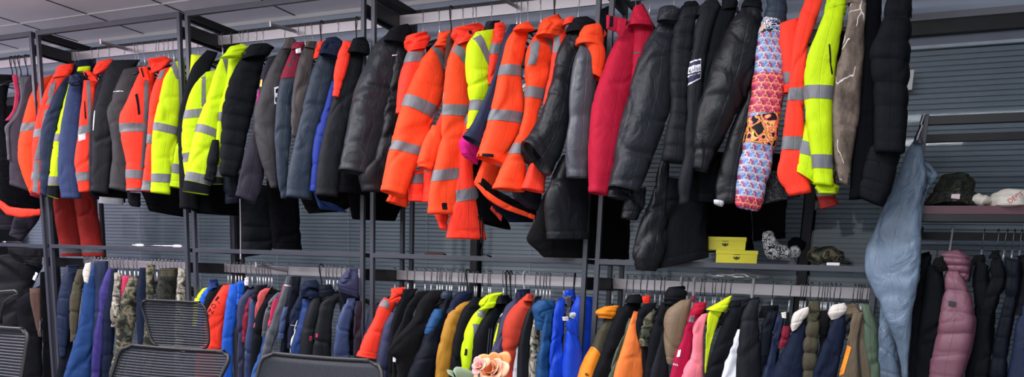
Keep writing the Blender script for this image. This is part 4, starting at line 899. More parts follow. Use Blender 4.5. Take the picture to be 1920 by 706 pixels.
garment('puffer_jacket', 'puffer jacket with pink and blue cube print on its sleeve and a navy yoke', 'jacket', -.38, [
    ('sleeve', 'cubes_blue', LR([(1434, 30), (1422, 62), (1418, 113), (1412, 164), (1404, 221), (1395, 272), (1384, 323), (1381, 387)], [(1462, 30), (1466, 85), (1471, 142), (1464, 198), (1457, 244), (1453, 278), (1442, 323), (1424, 396)]),
     dict(q=7, th=.045, b=[(140, 142, 74, dict(mat='cubes_red', name='red_print_section', off=.002)), (222, 212, 46, dict(mat='pop_print', name='pop_print_section', off=.0025, hr=66)), (34, 34, 30, dict(mat='snow_print', name='snow_print_section', off=.0025)), (368, 374, 22, dict(mat='cubes_red', name='cuff', off=.002))])),
    ('yoke', 'slate_navy', LR([(1438, -4), (1432, 20), (1432, 36)], [(1470, -6), (1474, 20), (1472, 50)]), dict(dd=.03)),
    ('hem', 'dark_doodle', LR([(1436, 320), (1432, 350), (1430, 382)], [(1478, 320), (1494, 350), (1500, 368)]), dict(dd=.07))])
garment('hi_vis_jacket', 'orange red hi-vis softshell between the patterned puffer and the yellow one', 'jacket', -.4, [
    ('sleeve', 'red_orange', LR([(1508, -2), (1494, 45), (1485, 91), (1480, 142), (1474, 198), (1466, 244), (1461, 295), (1455, 329), (1458, 352), (1478, 367)], [(1544, -4), (1530, 45), (1516, 85), (1512, 142), (1510, 198), (1510, 255), (1514, 300), (1520, 335), (1528, 350), (1522, 360)]),
     dict(amp=.006, b=[(166, 166, 23), (257, 258, 24)])),
    ('front', 'red_orange', LR([(1464, 44), (1463, 80), (1468, 120), (1470, 175)], [(1492, 36), (1496, 90), (1494, 130), (1490, 175)]), dict(dd=.03, b=[(138, 138, 20)]))])
garment('hi_vis_jacket', 'yellow hi-vis softshell with a zip pocket beside the bark camouflage sleeve', 'jacket', -.44, [
    ('sleeve', 'yellow', LR([(1548, 16), (1530, 60), (1511, 110), (1508, 165), (1512, 225), (1524, 290), (1527, 345)], [(1582, 12), (1578, 60), (1568, 120), (1560, 180), (1559, 240), (1560, 300), (1562, 350)]),
     dict(amp=.006, b=[(162, 164, 25), (291, 292, 25)], k=[((1551, 88), (1554, 87), (1559, 142), (1556, 143), dict(mat='black', name='zip_pocket'))])),
    ('second_sleeve', 'yellow', LR([(1512, 225), (1502, 270), (1490, 322)], [(1536, 240), (1534, 290), (1526, 345)]), dict(dd=.04, b=[(266, 274, 24)])),
    ('hem', 'yellow', LR([(1526, 336), (1524, 352), (1534, 362)], [(1558, 336), (1572, 350), (1570, 362)]), dict(dd=.02)),
    ('collar', 'yellow', LR([(1550, -8), (1546, 8), (1544, 24)], [(1582, -8), (1584, 10), (1582, 28)]), dict(dd=.03, k=[((1559, 18), (1567, 16), (1573, 42), (1565, 44), BK)]))])
garment('hi_vis_jacket', 'orange jacket cuff with silver band showing below the yellow softshell', 'jacket', -.3, [
    ('sleeve', 'red', LR([(1560, 40), (1545, 150), (1540, 250), (1530, 350)], [(1582, 40), (1576, 150), (1570, 250), (1566, 352)]), dict(th=.02)),
    ('cuff', 'red', LR([(1526, 352), (1528, 372), (1536, 392)], [(1562, 350), (1568, 370), (1572, 384)]), dict(b=[(352, 350, 17)]))])
garment('hunting_jacket', 'brown bark camouflage jacket sleeve with white branches', 'jacket', -.42, [
    ('sleeve', 'bark_camo', LR([(1592, 6), (1583, 54), (1571, 101), (1565, 149), (1559, 196), (1560, 238), (1562, 280), (1566, 310), (1574, 342)], [(1624, 6), (1622, 60), (1620, 119), (1614, 178), (1611, 226), (1602, 274), (1596, 309), (1590, 346)]), dict(amp=.008)),
    ('second_cuff', 'bark_camo', LR([(1560, 290), (1554, 312), (1552, 326)], [(1576, 292), (1572, 316), (1566, 332)]), dict(dd=.03)),
    ('collar', 'bark_camo', LR([(1594, -8), (1590, 8)], [(1626, -8), (1626, 12)]), dict(dd=.02)),
    ('lining', 'deep_black', LR([(1572, 60), (1562, 110), (1558, 160)], [(1588, 60), (1578, 110), (1570, 160)]), dict(dd=.05))])
garment('overcoat', 'plain black coat between the bark camouflage sleeve and the quilted black sleeve', 'coat', -.36, [
    ('sleeve', 'deep_black', LR([(1618, -6), (1614, 100), (1606, 200), (1596, 300), (1592, 374)], [(1652, -6), (1650, 100), (1648, 200), (1646, 300), (1632, 370)]), {})])
garment('puffer_jacket', 'black quilted puffer jacket with a stitched sleeve at the right end of the upper rail', 'jacket', -.45, [
    ('sleeve', 'black', LR([(1662, -8), (1654, 40), (1643, 76), (1631, 101), (1636, 143), (1640, 196), (1640, 250), (1640, 286)], [(1709, -8), (1708, 60), (1706, 110), (1705, 149), (1702, 200), (1699, 240), (1695, 288)]), dict(q=7, th=.05)),
    ('body', 'black', LR([(1630, 270), (1618, 310), (1610, 340), (1608, 368)], [(1690, 275), (1678, 320), (1668, 360), (1654, 388)]), dict(dd=.05, q=3, th=.045)),
    ('collar', 'black', LR([(1690, -12), (1700, 10), (1706, 36)], [(1712, -10), (1716, 0), (1712, 34)]), dict(dd=.04, th=.02))])
# ---- shirt on the corner post
root, lf = garment('work_shirt', 'pale blue long work shirt hanging from the corner post of the lower right rack', 'shirt', -.1, [
    ('body', 'shirt_blue', LR([(1712, 262), (1693, 292), (1680, 325), (1662, 370), (1646, 410), (1633, 445), (1622, 480), (1626, 520), (1644, 560), (1664, 600), (1684, 650), (1694, 720)],
                              [(1728, 262), (1736, 300), (1740, 340), (1732, 370), (1728, 420), (1726, 470), (1722, 530), (1708, 570), (1706, 610), (1705, 650), (1702, 690), (1700, 730)], 14), dict(tau=-8, th=.03, amp=.007, e=.5, fm=1.8)),
    ('second_sleeve', 'shirt_blue', LR([(1652, 560), (1646, 620), (1638, 720), (1630, 790)], [(1678, 600), (1682, 650), (1690, 720), (1694, 790)]), dict(tau=0, dd=.07, amp=.008, fm=1.8)),
    ('shoulder_wing', 'shirt_blue', LR([(1722, 290), (1722, 320), (1722, 350), (1724, 400)], [(1742, 306), (1757, 326), (1744, 352), (1728, 402)]), dict(tau=-30, dd=.05, th=.03, amp=.012)),
    ('collar', 'steel_grey', LR([(1716, 256), (1712, 268)], [(1728, 254), (1732, 270)]), dict(tau=-10, dd=-.0, th=.02))])
hk = at(1729, 216, -.03)
MB().tube([at(1738, 213.5, .0), at(1733, 215, -.02), at(1727, 232, -.05), at(1729, 236, -.07), at(1723, 250, -.08), at(1719, 262, -.09)], .003, 7).out('hanging_loop', 'off_white', root, True)
MB().tube([at(1731, 218, -.01), at(1726, 240, -.04), at(1718, 258, -.08)], .006, 7).out('strap', 'charcoal', root, True)

# ------------------------------------------------------------------ lower rail
C1 = (1.983, 0, 350); C2 = (2.5575, 330, 430); C3 = (2.558, 670, 430); C4 = (2.306, 1080, 400); C5 = (2.306, 1380, 400); C8 = (2.468, 1700, 420)
def low(Zc, name, label, cat, d, *parts):
    return garment(name, label, cat, d, [(pn, m_, Z(*Zc, st), *(op)) for pn, m_, st, *op in parts])
def zk(Zc, pts): return tuple((x/Zc[0]+Zc[1], y/Zc[0]+Zc[2]) for x, y in pts)
# left bay
low(C1, 'raincoat', 'slate grey raincoat draped wide at the far left below the middle rail', 'coat', .02,
    ('hood', 'charcoal', [(30, 225, 160, 228), (40, 250, 158, 260), (60, 275, 150, 300)], dict(dd=.06)),
    ('body', 'charcoal', [(-30, 255, 130, 240), (-50, 300, 156, 290), (-60, 360, 140, 330), (-60, 430, 110, 400), (-60, 560, 95, 480), (-60, 800, 80, 800)], dict(amp=.014, th=.05)),
    ('shoulder_label', 'off_white', [(133, 316, 142, 322), (122, 342, 130, 348)], dict(dd=-.05, th=.004, amp=0, tau=10)))
low(C1, 'fleece_vest', 'brown vest hanging open between black coats at the left', 'vest', .0, ('front', 'brown', [(106, 376, 156, 376), (108, 430, 156, 430), (124, 500, 156, 500), (142, 557, 156, 557)]))
low(C1, 'overcoat', 'black coat below the brown vest at the left', 'coat', .04, ('body', 'black', [(60, 420, 156, 360), (70, 520, 158, 520), (84, 650, 160, 650), (84, 830, 165, 830)]))
low(C1, 'overcoat', 'black coat with a grey label just left of the first post pair', 'coat', -.02, ('body', 'deep_black', [(148, 318, 172, 312), (146, 420, 188, 420), (150, 560, 196, 560), (152, 830, 206, 830)]), ('label', 'grey', [(147, 498, 152, 498), (145, 540, 150, 540)], dict(dd=-.04, th=.003, amp=0, tau=10)))
# bay one: trousers
low(C1, 'trousers', 'navy trousers with violet blue edge, first right of the left posts', 'trousers', -.02, ('leg', 'navy', [(248, 292, 292, 292), (226, 370, 280, 360), (214, 450, 266, 450), (213, 540, 252, 560), (222, 630, 242, 630)], dict(b=[])), ('waistband', 'dark_navy', [(246, 290, 300, 290), (244, 318, 296, 318)], dict(dd=-.01)))
low(C1, 'trousers', 'long near-black trousers beside the olive trousers', 'trousers', .0, ('leg', 'ink', [(262, 300, 308, 300), (240, 400, 292, 420), (232, 550, 272, 550), (208, 700, 270, 700), (204, 830, 268, 830)]))
low(C1, 'trousers', 'narrow olive trousers left of the blue work trousers', 'trousers', -.03, ('leg', 'olive', [(290, 305, 314, 305), (268, 380, 304, 380), (260, 450, 294, 460), (264, 575, 282, 562)]))
low(C1, 'shirt', 'cream collar tip above the blue work trousers', 'shirt', -.08, ('collar', 'cream', [(318, 284, 340, 280), (308, 320, 336, 320), (314, 352, 326, 358)], dict(th=.012, amp=.002)))
low(C1, 'work_trousers', 'bright blue work trousers with wide legs', 'trousers', -.06, ('leg', 'denim', [(342, 284, 392, 280), (315, 350, 372, 350), (300, 450, 360, 450), (280, 560, 350, 560), (240, 706, 338, 706), (215, 830, 330, 830)], dict(amp=.01)),
    ('back_leg', 'navy', [(352, 276, 400, 276), (360, 400, 398, 400), (350, 560, 392, 560), (330, 830, 390, 830)], dict(dd=.04)))
low(C1, 'work_trousers', 'violet work trousers right of the bright blue ones', 'trousers', -.08, ('leg', 'violet', [(404, 302, 428, 305), (374, 380, 418, 380), (366, 470, 388, 500), (345, 580, 384, 600), (335, 706, 374, 706), (330, 830, 372, 830)], dict(amp=.01)),
    ('back_leg', 'dark_navy', [(414, 304, 434, 304), (385, 480, 424, 480), (375, 706, 418, 706), (370, 830, 420, 830)], dict(dd=.03)))
low(C1, 'trousers', 'pale camouflage trousers sliver right of the violet trousers', 'trousers', -.02, ('leg', 'pale_camo', [(424, 318, 452, 318), (420, 400, 448, 400), (414, 470, 440, 470), (416, 520, 436, 520)]))
low(C1, 'trousers', 'coral pink garment glimpse above the camouflage trousers', 'trousers', .02, ('leg', 'rose', [(456, 330, 484, 330), (452, 380, 478, 380), (450, 410, 470, 410)]))
low(C1, 'trousers', 'green camouflage trousers hanging longest left of the mesh chair', 'trousers', -.07, ('leg', 'camo', [(480, 336, 516, 330), (452, 410, 510, 400), (430, 490, 506, 490), (426, 580, 480, 600), (405, 706, 456, 706), (400, 830, 450, 830)], dict(amp=.01)))
low(C1, 'trousers', 'dark navy trousers leg between two camouflage trousers', 'trousers', -.04, ('leg', 'dark_navy', [(520, 300, 546, 300), (512, 400, 545, 420), (512, 500, 550, 520), (520, 640, 560, 640), (520, 830, 560, 830)]))
low(C1, 'trousers', 'camouflage trousers with a brown belt label behind the mesh headrest', 'trousers', -.04, ('leg', 'camo', [(540, 286, 578, 290), (542, 350, 574, 420), (540, 460, 580, 480), (530, 640, 600, 640), (530, 830, 600, 830)]))
low(C1, 'cargo_trousers', 'dark olive cargo trousers with a flap pocket left of the second posts', 'trousers', -.05, ('leg', 'dark_camo', [(592, 302, 660, 300), (578, 420, 650, 420), (575, 600, 650, 600), (570, 830, 650, 830)]), ('pocket', 'olive', [(596, 306, 650, 306), (594, 332, 648, 332)], dict(dd=-.03, th=.012)))
low(C1, 'trousers', 'pale camouflage trousers directly left of the second post pair', 'trousers', -.03, ('leg', 'pale_camo', [(660, 300, 692, 306), (655, 420, 692, 420), (650, 640, 692, 640), (650, 830, 692, 830)]))
# bay two
low(C2, 'jacket', 'lime jacket shoulder right of the second post pair at the lower rail', 'jacket', -.0, ('shoulder', 'lime', [(128, 282, 170, 272), (96, 320, 150, 320), (86, 350, 140, 380), (80, 460, 130, 460)]))
low(C2, 'jacket', 'medium blue jacket with a high collar beside the lime shoulder', 'jacket', -.01, ('collar', 'blue_navy', [(156, 238, 200, 238), (150, 280, 204, 276)]), ('sleeve', 'bright_blue', [(150, 276, 186, 276), (120, 310, 170, 320), (108, 350, 160, 360), (100, 460, 150, 460)], dict(dd=-.01)))
low(C2, 'jacket', 'black jacket left of the orange red hoodie', 'jacket', -.03, ('sleeve', 'black', [(190, 268, 246, 262), (150, 310, 212, 320), (132, 370, 190, 380), (122, 520, 186, 520), (120, 730, 180, 730)]))
_, lf = low(C2, 'hoodie', 'orange red hoodie with black letters down its sleeve', 'hoodie', -.07, ('sleeve', 'red_orange', [(228, 266, 266, 262), (190, 325, 250, 330), (148, 400, 236, 400), (136, 470, 222, 480), (148, 540, 220, 560), (100, 580, 218, 590), (90, 760, 218, 760)], dict(amp=.005)))
for ch_, q in (('L', [(200, 318), (215, 334), (200, 352), (186, 336)]), ('O', [(176, 350), (188, 360), (178, 378), (166, 368)]), ('N', [(163, 376), (177, 388), (167, 404), (153, 394)]), ('E', [(152, 402), (164, 410), (158, 424), (146, 416)]), ('L', [(145, 428), (158, 432), (154, 446), (141, 440)]), ('Y', [(140, 452), (150, 456), (148, 468), (138, 464)])):
    q = zk(C2, q); lf[0].text(ch_, q[0], q[1], q[2], q[3], 'black', 'sleeve_letter')
low(C2, 'rain_jacket', 'bright blue jacket right of the orange red hoodie', 'jacket', -.09, ('sleeve', 'bright_blue', [(256, 264, 300, 256), (242, 330, 300, 330), (228, 430, 292, 430), (216, 520, 276, 520), (214, 620, 278, 620), (218, 830, 280, 830)]), ('shoulder', 'bright_blue', [(290, 250, 340, 244), (292, 290, 330, 300), (290, 360, 310, 360)], dict(dd=.03)), ('care_label', 'blush', [(328, 232, 350, 228), (330, 266, 346, 268)], dict(dd=.0, th=.006, amp=0)))
low(C2, 'jacket', 'dark slate jacket right of the bright blue jacket', 'jacket', -.09, ('sleeve', 'slate_violet', [(345, 288, 388, 286), (302, 340, 345, 340), (290, 430, 332, 430), (290, 550, 326, 550), (295, 830, 322, 830)]))
low(C2, 'jacket', 'crimson red jacket sliver behind the slate blue sleeve', 'jacket', -.06, ('sleeve', 'maroon', [(354, 322, 382, 312), (332, 380, 362, 380), (322, 450, 350, 450), (320, 540, 340, 540)]))
low(C2, 'jacket', 'grey blue jacket with dark shoulder left of the salmon sleeve', 'jacket', -.11, ('sleeve', 'slate_blue', [(384, 302, 424, 296), (355, 340, 400, 340), (345, 450, 380, 450), (328, 560, 368, 560), (322, 830, 360, 830)]), ('shoulder', 'ink', [(380, 268, 440, 262), (366, 300, 420, 306), (356, 330, 400, 340)], dict(dd=.01)))
low(C2, 'jacket', 'salmon coloured jacket among dark sleeves', 'jacket', -.1, ('sleeve', 'salmon', [(425, 280, 456, 280), (396, 302, 440, 310), (380, 360, 420, 360), (372, 470, 396, 470)]))
low(C2, 'jacket', 'black jacket between the salmon and the pale grey sleeves', 'jacket', -.12, ('sleeve', 'black', [(445, 308, 478, 306), (402, 370, 440, 370), (374, 470, 415, 490), (358, 620, 400, 620), (350, 830, 390, 830)]))
low(C2, 'jacket', 'pale grey sweatshirt sleeve left of the pink one', 'jacket', -.12, ('sleeve', 'grey', [(484, 300, 512, 300), (440, 350, 484, 350), (416, 430, 448, 430), (408, 512, 432, 512)]))
low(C2, 'jacket', 'hot pink jacket behind the long grey sleeve', 'jacket', -.12, ('sleeve', 'rose', [(510, 262, 542, 258), (490, 310, 528, 310), (456, 350, 500, 350), (436, 460, 474, 470)]))
low(C2, 'jacket', 'sky blue sleeve bottom peeping left of the long grey sleeve', 'jacket', -.13, ('sleeve', 'pale_denim', [(420, 490, 440, 500), (410, 540, 436, 540), (392, 610, 428, 610), (364, 700, 410, 700), (340, 830, 396, 830)]))
low(C2, 'trousers', 'long grey reflective trousers leg slanting down to the front chair', 'trousers', -.17, ('leg', 'grey', [(530, 222, 550, 222), (508, 290, 545, 290), (474, 380, 528, 380), (436, 480, 496, 480), (410, 590, 456, 590), (392, 720, 424, 720), (380, 830, 420, 830)], dict(b=[])), ('clip', 'brushed', [(524, 262, 546, 266), (522, 274, 545, 278)], dict(dd=-.02)))
low(C2, 'jacket', 'black jacket with blue sleeve edge right of the long grey leg', 'jacket', -.1, ('sleeve', 'ink', [(548, 226, 604, 222), (530, 330, 592, 330), (520, 440, 582, 440), (506, 530, 556, 530), (492, 700, 540, 700), (490, 830, 540, 830)]), ('sleeve_edge', 'slate_blue', [(520, 370, 536, 370), (500, 450, 520, 450), (490, 524, 514, 522)], dict(dd=-.03, th=.016)))
low(C2, 'hoodie', 'dark navy hooded jacket with a pale piping line', 'hoodie', -.1, ('hood', 'dark_navy', [(620, 248, 668, 240), (606, 290, 690, 290), (612, 320, 690, 330)], dict(amp=.012)), ('body', 'dark_navy', [(600, 300, 640, 300), (560, 380, 620, 390), (544, 470, 590, 480), (536, 570, 560, 580)], dict(dd=-.01, k=[(*zk(C2, [(548, 455), (582, 458), (582, 461), (548, 458)]), dict(mat='off_white', name='piping'))])))
low(C2, 'hoodie', 'cream hooded sleeve wedge between navy jackets', 'hoodie', -.12, ('sleeve', 'cream', [(606, 350, 626, 345), (590, 400, 614, 400), (574, 440, 602, 440), (552, 520, 580, 520), (548, 590, 566, 590)]))
low(C2, 'jacket', 'royal navy blue sleeve right of the cream wedge', 'jacket', -.13, ('sleeve', 'blue_navy', [(612, 332, 654, 328), (600, 420, 648, 420), (570, 520, 620, 520), (554, 600, 612, 600), (550, 830, 605, 830)]))
low(C2, 'jacket', 'black softshell with a small red ring logo on its cuff', 'jacket', -.14, ('sleeve', 'charcoal', [(654, 326, 700, 322), (626, 420, 680, 420), (610, 500, 662, 500), (602, 600, 658, 600), (600, 830, 655, 830)], dict(k=[(*zk(C2, [(630, 508), (641, 508), (640, 528), (629, 528)]), dict(mat='rose', name='ring_logo')), (*zk(C2, [(633, 513), (638, 513), (637, 523), (632, 523)]), dict(mat='charcoal', name='ring_centre', off=.004))])))
low(C2, 'jacket', 'black softshell with a small red logo at its left cuff edge, beside the big hood', 'jacket', -.16, ('sleeve', 'charcoal', [(745, 308, 800, 300), (692, 350, 770, 350), (672, 420, 754, 420), (660, 500, 748, 500), (652, 600, 745, 600), (650, 830, 742, 830)], dict(k=[(*zk(C2, [(663, 498), (671, 498), (670, 514), (662, 514)]), dict(mat='rose', name='small_logo'))])), ('collar', 'ink', [(690, 270, 740, 262), (690, 320, 760, 310)], dict(dd=.05)))
low(C2, 'hoodie', 'dark slate hood standing up left of the third post pair', 'hoodie', -.12, ('hood', 'slate_violet', [(826, 186, 878, 184), (780, 236, 886, 240), (764, 262, 884, 290), (790, 300, 880, 330)], dict(amp=.012, th=.05)), ('body', 'ink', [(780, 310, 884, 320), (790, 420, 880, 420), (780, 600, 880, 600)], dict(dd=.06)))
low(C2, 'rain_jacket', 'slate blue shiny jacket above the front chair', 'jacket', -.19, ('sleeve', 'slate_blue', [(822, 328, 862, 326), (792, 380, 856, 380), (766, 450, 840, 450), (756, 530, 830, 530), (745, 600, 840, 600), (740, 830, 840, 830)], dict(amp=.013)))
low(C2, 'jacket', 'violet navy jacket directly left of the third post pair', 'jacket', -.17, ('sleeve', 'dark_plum', [(862, 342, 892, 340), (852, 400, 892, 400), (846, 500, 892, 500), (846, 605, 892, 605), (846, 830, 892, 830)]))
# bay three
low(C3, 'jacket', 'grey violet jacket sliver between the third posts', 'jacket', .0, ('sleeve', 'slate_violet', [(76, 360, 104, 360), (52, 390, 96, 400), (44, 460, 90, 480), (0, 600, 90, 600), (0, 830, 80, 830)]))
low(C3, 'hi_vis_jacket', 'orange red hooded hi-vis jacket right of the third posts on the lower rail', 'jacket', -.14, ('sleeve', 'red_orange', [(130, 325, 185, 345), (102, 370, 168, 395), (76, 440, 140, 450), (46, 500, 118, 500), (20, 560, 102, 580), (-2, 606, 96, 622)], dict(b=[], k=[(*zk(C3, [(116, 334), (143, 336), (136, 380), (100, 362)]),)])), ('hood', 'red_orange', [(160, 282, 228, 275), (148, 310, 236, 310), (146, 345, 205, 352)], dict(dd=.02, amp=.012, th=.045)))
low(C3, 'jacket', 'slate navy jacket right of the orange red hooded one', 'jacket', -.13, ('sleeve', 'slate_violet', [(168, 395, 200, 400), (132, 470, 170, 470), (110, 560, 156, 560), (95, 650, 145, 650), (95, 830, 142, 830)]))
low(C3, 'jacket', 'black jacket second right of the orange red hooded one', 'jacket', -.13, ('sleeve', 'black', [(218, 286, 290, 282), (190, 360, 244, 360), (160, 450, 212, 450), (148, 560, 200, 560), (144, 830, 196, 830)]))
low(C3, 'fleece_jacket', 'black fleece jacket with a curved narrow sleeve', 'jacket', -.15, ('sleeve', 'black_fleece', [(284, 298, 350, 290), (232, 370, 290, 370), (210, 440, 258, 440), (170, 530, 225, 560), (165, 640, 215, 650), (165, 830, 215, 830)]))
low(C3, 'fleece_jacket', 'black fleece jacket with a white cuff tag on its long sleeve', 'jacket', -.17, ('sleeve', 'black_fleece', [(350, 292, 424, 288), (302, 350, 376, 350), (272, 430, 346, 430), (155, 568, 300, 560), (190, 640, 290, 640), (195, 830, 270, 830)]), ('cuff_tag', 'white', [(155, 566, 168, 570), (170, 600, 186, 604), (172, 632, 184, 634)], dict(dd=-.05, th=.005, amp=0, tau=15)))
low(C3, 'jacket', 'petrol blue jacket sliver behind the slate sleeve', 'jacket', -.12, ('sleeve', 'teal_blue', [(380, 380, 400, 380), (350, 440, 385, 440), (330, 500, 350, 500)]))
low(C3, 'rain_jacket', 'dark slate jacket with a long sleeve left of the mustard jacket', 'jacket', -.19, ('sleeve', 'ink', [(430, 325, 480, 322), (386, 400, 440, 400), (342, 480, 410, 480), (292, 600, 386, 600), (245, 706, 366, 706), (215, 830, 350, 830)], dict(th=.04)), ('collar', 'slate_navy', [(415, 295, 450, 292), (408, 330, 440, 335)], dict(dd=.05)))
low(C3, 'jacket', 'navy jacket collar behind the mustard jacket', 'jacket', -.1, ('shoulder', 'dark_navy', [(480, 300, 550, 290), (450, 345, 540, 340), (430, 400, 500, 400)]))
low(C3, 'rain_jacket', 'mustard yellow jacket on the lower rail', 'jacket', -.2, ('sleeve', 'mustard', [(505, 345, 548, 336), (442, 400, 500, 420), (412, 480, 474, 480), (390, 560, 458, 560), (376, 640, 448, 640), (366, 830, 440, 830)], dict(amp=.009)))
low(C3, 'jacket', 'black jacket between the mustard and the lime hi-vis jackets', 'jacket', -.19, ('sleeve', 'black', [(550, 328, 610, 326), (500, 400, 566, 410), (470, 500, 534, 500), (456, 600, 516, 600), (440, 830, 508, 830)]))
low(C3, 'hi_vis_jacket', 'lime yellow hooded hi-vis jacket with a vertical silver stripe behind the rose', 'jacket', -.22, ('sleeve', 'yellow', [(606, 362, 660, 350), (562, 410, 620, 420), (526, 490, 596, 490), (510, 570, 580, 570), (505, 640, 568, 640), (508, 830, 566, 830)], dict(k=[(*zk(C3, [(545, 450), (566, 450), (556, 590), (534, 590)]),), (*zk(C3, [(534, 592), (556, 592), (536, 720), (514, 720)]),), (*zk(C3, [(580, 380), (602, 392), (590, 420), (566, 412)]),), (*zk(C3, [(512, 570), (517, 570), (514, 600), (508, 600)]), dict(mat='black', name='zip'))])),
    ('hood', 'yellow', [(620, 318, 692, 300), (590, 350, 668, 340), (594, 380, 650, 372)], dict(dd=.02, amp=.012)))
low(C3, 'track_jacket', 'black track jacket with two grey stripes behind the lime hi-vis jacket', 'jacket', -.2, ('sleeve', 'black', [(660, 350, 720, 346), (612, 420, 680, 420), (582, 480, 658, 480), (562, 560, 646, 560), (562, 830, 640, 830)], dict(k=[(*zk(C3, [(614, 470), (619, 470), (603, 600), (598, 600)]), dict(mat='grey', name='stripe')), (*zk(C3, [(626, 470), (631, 470), (615, 600), (610, 600)]), dict(mat='grey', name='stripe'))])), ('collar', 'black', [(680, 318, 730, 312), (672, 355, 725, 352)], dict(dd=.04)), ('lime_edge', 'lime', [(672, 450, 684, 448), (655, 520, 668, 520), (646, 562, 656, 562)], dict(dd=-.01, th=.014)))
low(C3, 'jacket', 'violet navy jacket left of the rust hoodie', 'jacket', -.23, ('sleeve', 'slate_violet', [(758, 330, 816, 326), (712, 372, 780, 380), (686, 450, 752, 450), (662, 540, 724, 540), (640, 620, 716, 620), (636, 830, 712, 830)]), ('collar', 'dark_navy', [(768, 290, 824, 284), (764, 330, 820, 330)], dict(dd=.04)))
low(C3, 'hoodie', 'rust red hoodie with a white side panel', 'hoodie', -.26, ('sleeve', 'rust', [(806, 316, 842, 312), (748, 385, 824, 390), (718, 450, 796, 450), (708, 550, 764, 550), (706, 640, 740, 640), (706, 830, 734, 830)]), ('side_panel', 'white', [(768, 500, 790, 500), (744, 560, 790, 570), (728, 640, 788, 640), (722, 830, 786, 830)], dict(dd=.02)), ('hood', 'rust', [(812, 308, 842, 306), (800, 340, 842, 342)], dict(dd=.03)))
low(C3, 'jacket', 'black jacket right of the rust hoodie', 'jacket', -.25, ('sleeve', 'charcoal', [(850, 320, 888, 318), (808, 410, 866, 410), (782, 500, 838, 500), (770, 600, 830, 600), (766, 830, 826, 830)]))
low(C3, 'hunting_jacket', 'pale camouflage jacket sliver right of the black one', 'jacket', -.24, ('sleeve', 'pale_camo', [(852, 400, 880, 395), (836, 480, 876, 490), (828, 580, 874, 580), (826, 830, 868, 830)]))
low(C3, 'rain_jacket', 'teal blue jacket left of the royal blue one', 'jacket', -.27, ('hood', 'teal_blue', [(872, 338, 934, 336), (850, 370, 930, 380), (850, 410, 908, 420), (860, 480, 895, 480)], dict(amp=.01)), ('sleeve', 'teal_blue', [(902, 385, 945, 380), (882, 500, 936, 500), (866, 620, 926, 620), (860, 830, 918, 830)], dict(dd=-.01)))
low(C3, 'rain_jacket', 'royal blue hooded jacket with a grey lining left of the fourth posts', 'jacket', -.3, ('sleeve', 'royal', [(955, 330, 1002, 326), (936, 400, 1002, 400), (930, 480, 1002, 480), (920, 580, 994, 580), (912, 830, 990, 830)], dict(amp=.01)),
    ('front', 'royal', [(1000, 430, 1050, 425), (1000, 520, 1064, 520), (990, 620, 1080, 620), (980, 830, 1086, 830)], dict(dd=.02, amp=.01)), ('lining', 'grey', [(988, 322, 1030, 315), (1000, 370, 1030, 350), (1002, 420, 1020, 400)], dict(dd=.01, th=.02)), ('hood', 'royal', [(1000, 290, 1040, 286), (984, 316, 1050, 312), (1010, 340, 1046, 345)], dict(dd=.04, amp=.01)), ('toggle', 'off_white', [(984, 418, 1010, 416), (988, 436, 1012, 436)], dict(dd=-.02, th=.012, amp=.001)))
low(C3, 'rain_jacket', 'royal blue jacket behind the fourth post pair', 'jacket', .06, ('body', 'royal', [(1058, 318, 1140, 322), (1036, 400, 1136, 400), (1052, 520, 1130, 520), (1066, 640, 1126, 640), (1066, 830, 1120, 830)], dict(amp=.01)), ('lining', 'off_white', [(1018, 400, 1060, 390), (1024, 425, 1070, 420), (1100, 440, 1130, 440)], dict(dd=-.02, th=.012)))
# bay four
low(C4, 'hunting_jacket', 'olive and amber jacket with an orange collar right of the fourth posts', 'jacket', -.2, ('sleeve', 'olive', [(138, 452, 186, 448), (102, 500, 156, 500), (78, 570, 134, 570), (42, 640, 112, 650), (16, 720, 92, 720), (0, 830, 80, 830)], dict(b=[(400+575/2.306, 400+640/2.306, 80, dict(mat='amber', name='amber_panel'))])), ('collar', 'amber', [(128, 402, 186, 398), (102, 425, 180, 430), (104, 450, 160, 455)], dict(dd=.03, amp=.01)))
low(C4, 'jacket', 'narrow dark olive jacket right of the amber collar', 'jacket', -.21, ('sleeve', 'olive', [(192, 420, 226, 425), (152, 500, 190, 500), (112, 600, 158, 600), (60, 720, 114, 720), (40, 830, 90, 830)]))
low(C4, 'rain_jacket', 'black plain jacket left of the bright orange fleece', 'jacket', -.24, ('sleeve', 'black', [(240, 372, 290, 368), (184, 430, 250, 440), (142, 520, 220, 530), (106, 620, 188, 620), (66, 720, 154, 720), (40, 830, 130, 830)]), ('collar', 'black', [(232, 352, 276, 348), (215, 385, 284, 385)], dict(dd=.04)))
low(C4, 'jacket', 'sage sleeve strip left of the bright orange fleece', 'jacket', -.25, ('sleeve', 'sage', [(228, 450, 256, 458), (196, 530, 228, 540), (166, 600, 206, 600), (134, 720, 176, 720), (116, 830, 160, 830)]))
low(C4, 'fleece_jacket', 'bright orange fleece jacket', 'jacket', -.3, ('sleeve', 'bright_orange', [(246, 420, 274, 425), (226, 480, 270, 490), (206, 560, 288, 560), (182, 640, 296, 640), (165, 720, 292, 720), (150, 830, 290, 830)], dict(amp=.004)), ('hood', 'red_orange', [(284, 358, 322, 352), (272, 385, 318, 388)], dict(dd=.1)))
low(C4, 'jacket', 'black jacket with hood behind the camouflage sleeve', 'jacket', -.26, ('sleeve', 'black', [(300, 388, 350, 384), (270, 430, 316, 440), (262, 500, 300, 500), (285, 620, 320, 620), (285, 830, 320, 830)]))
low(C4, 'hunting_jacket', 'camouflage sleeve sliver right of the bright orange fleece', 'jacket', -.28, ('sleeve', 'camo', [(316, 414, 340, 408), (286, 460, 336, 460), (272, 515, 328, 520), (280, 572, 316, 575)]))
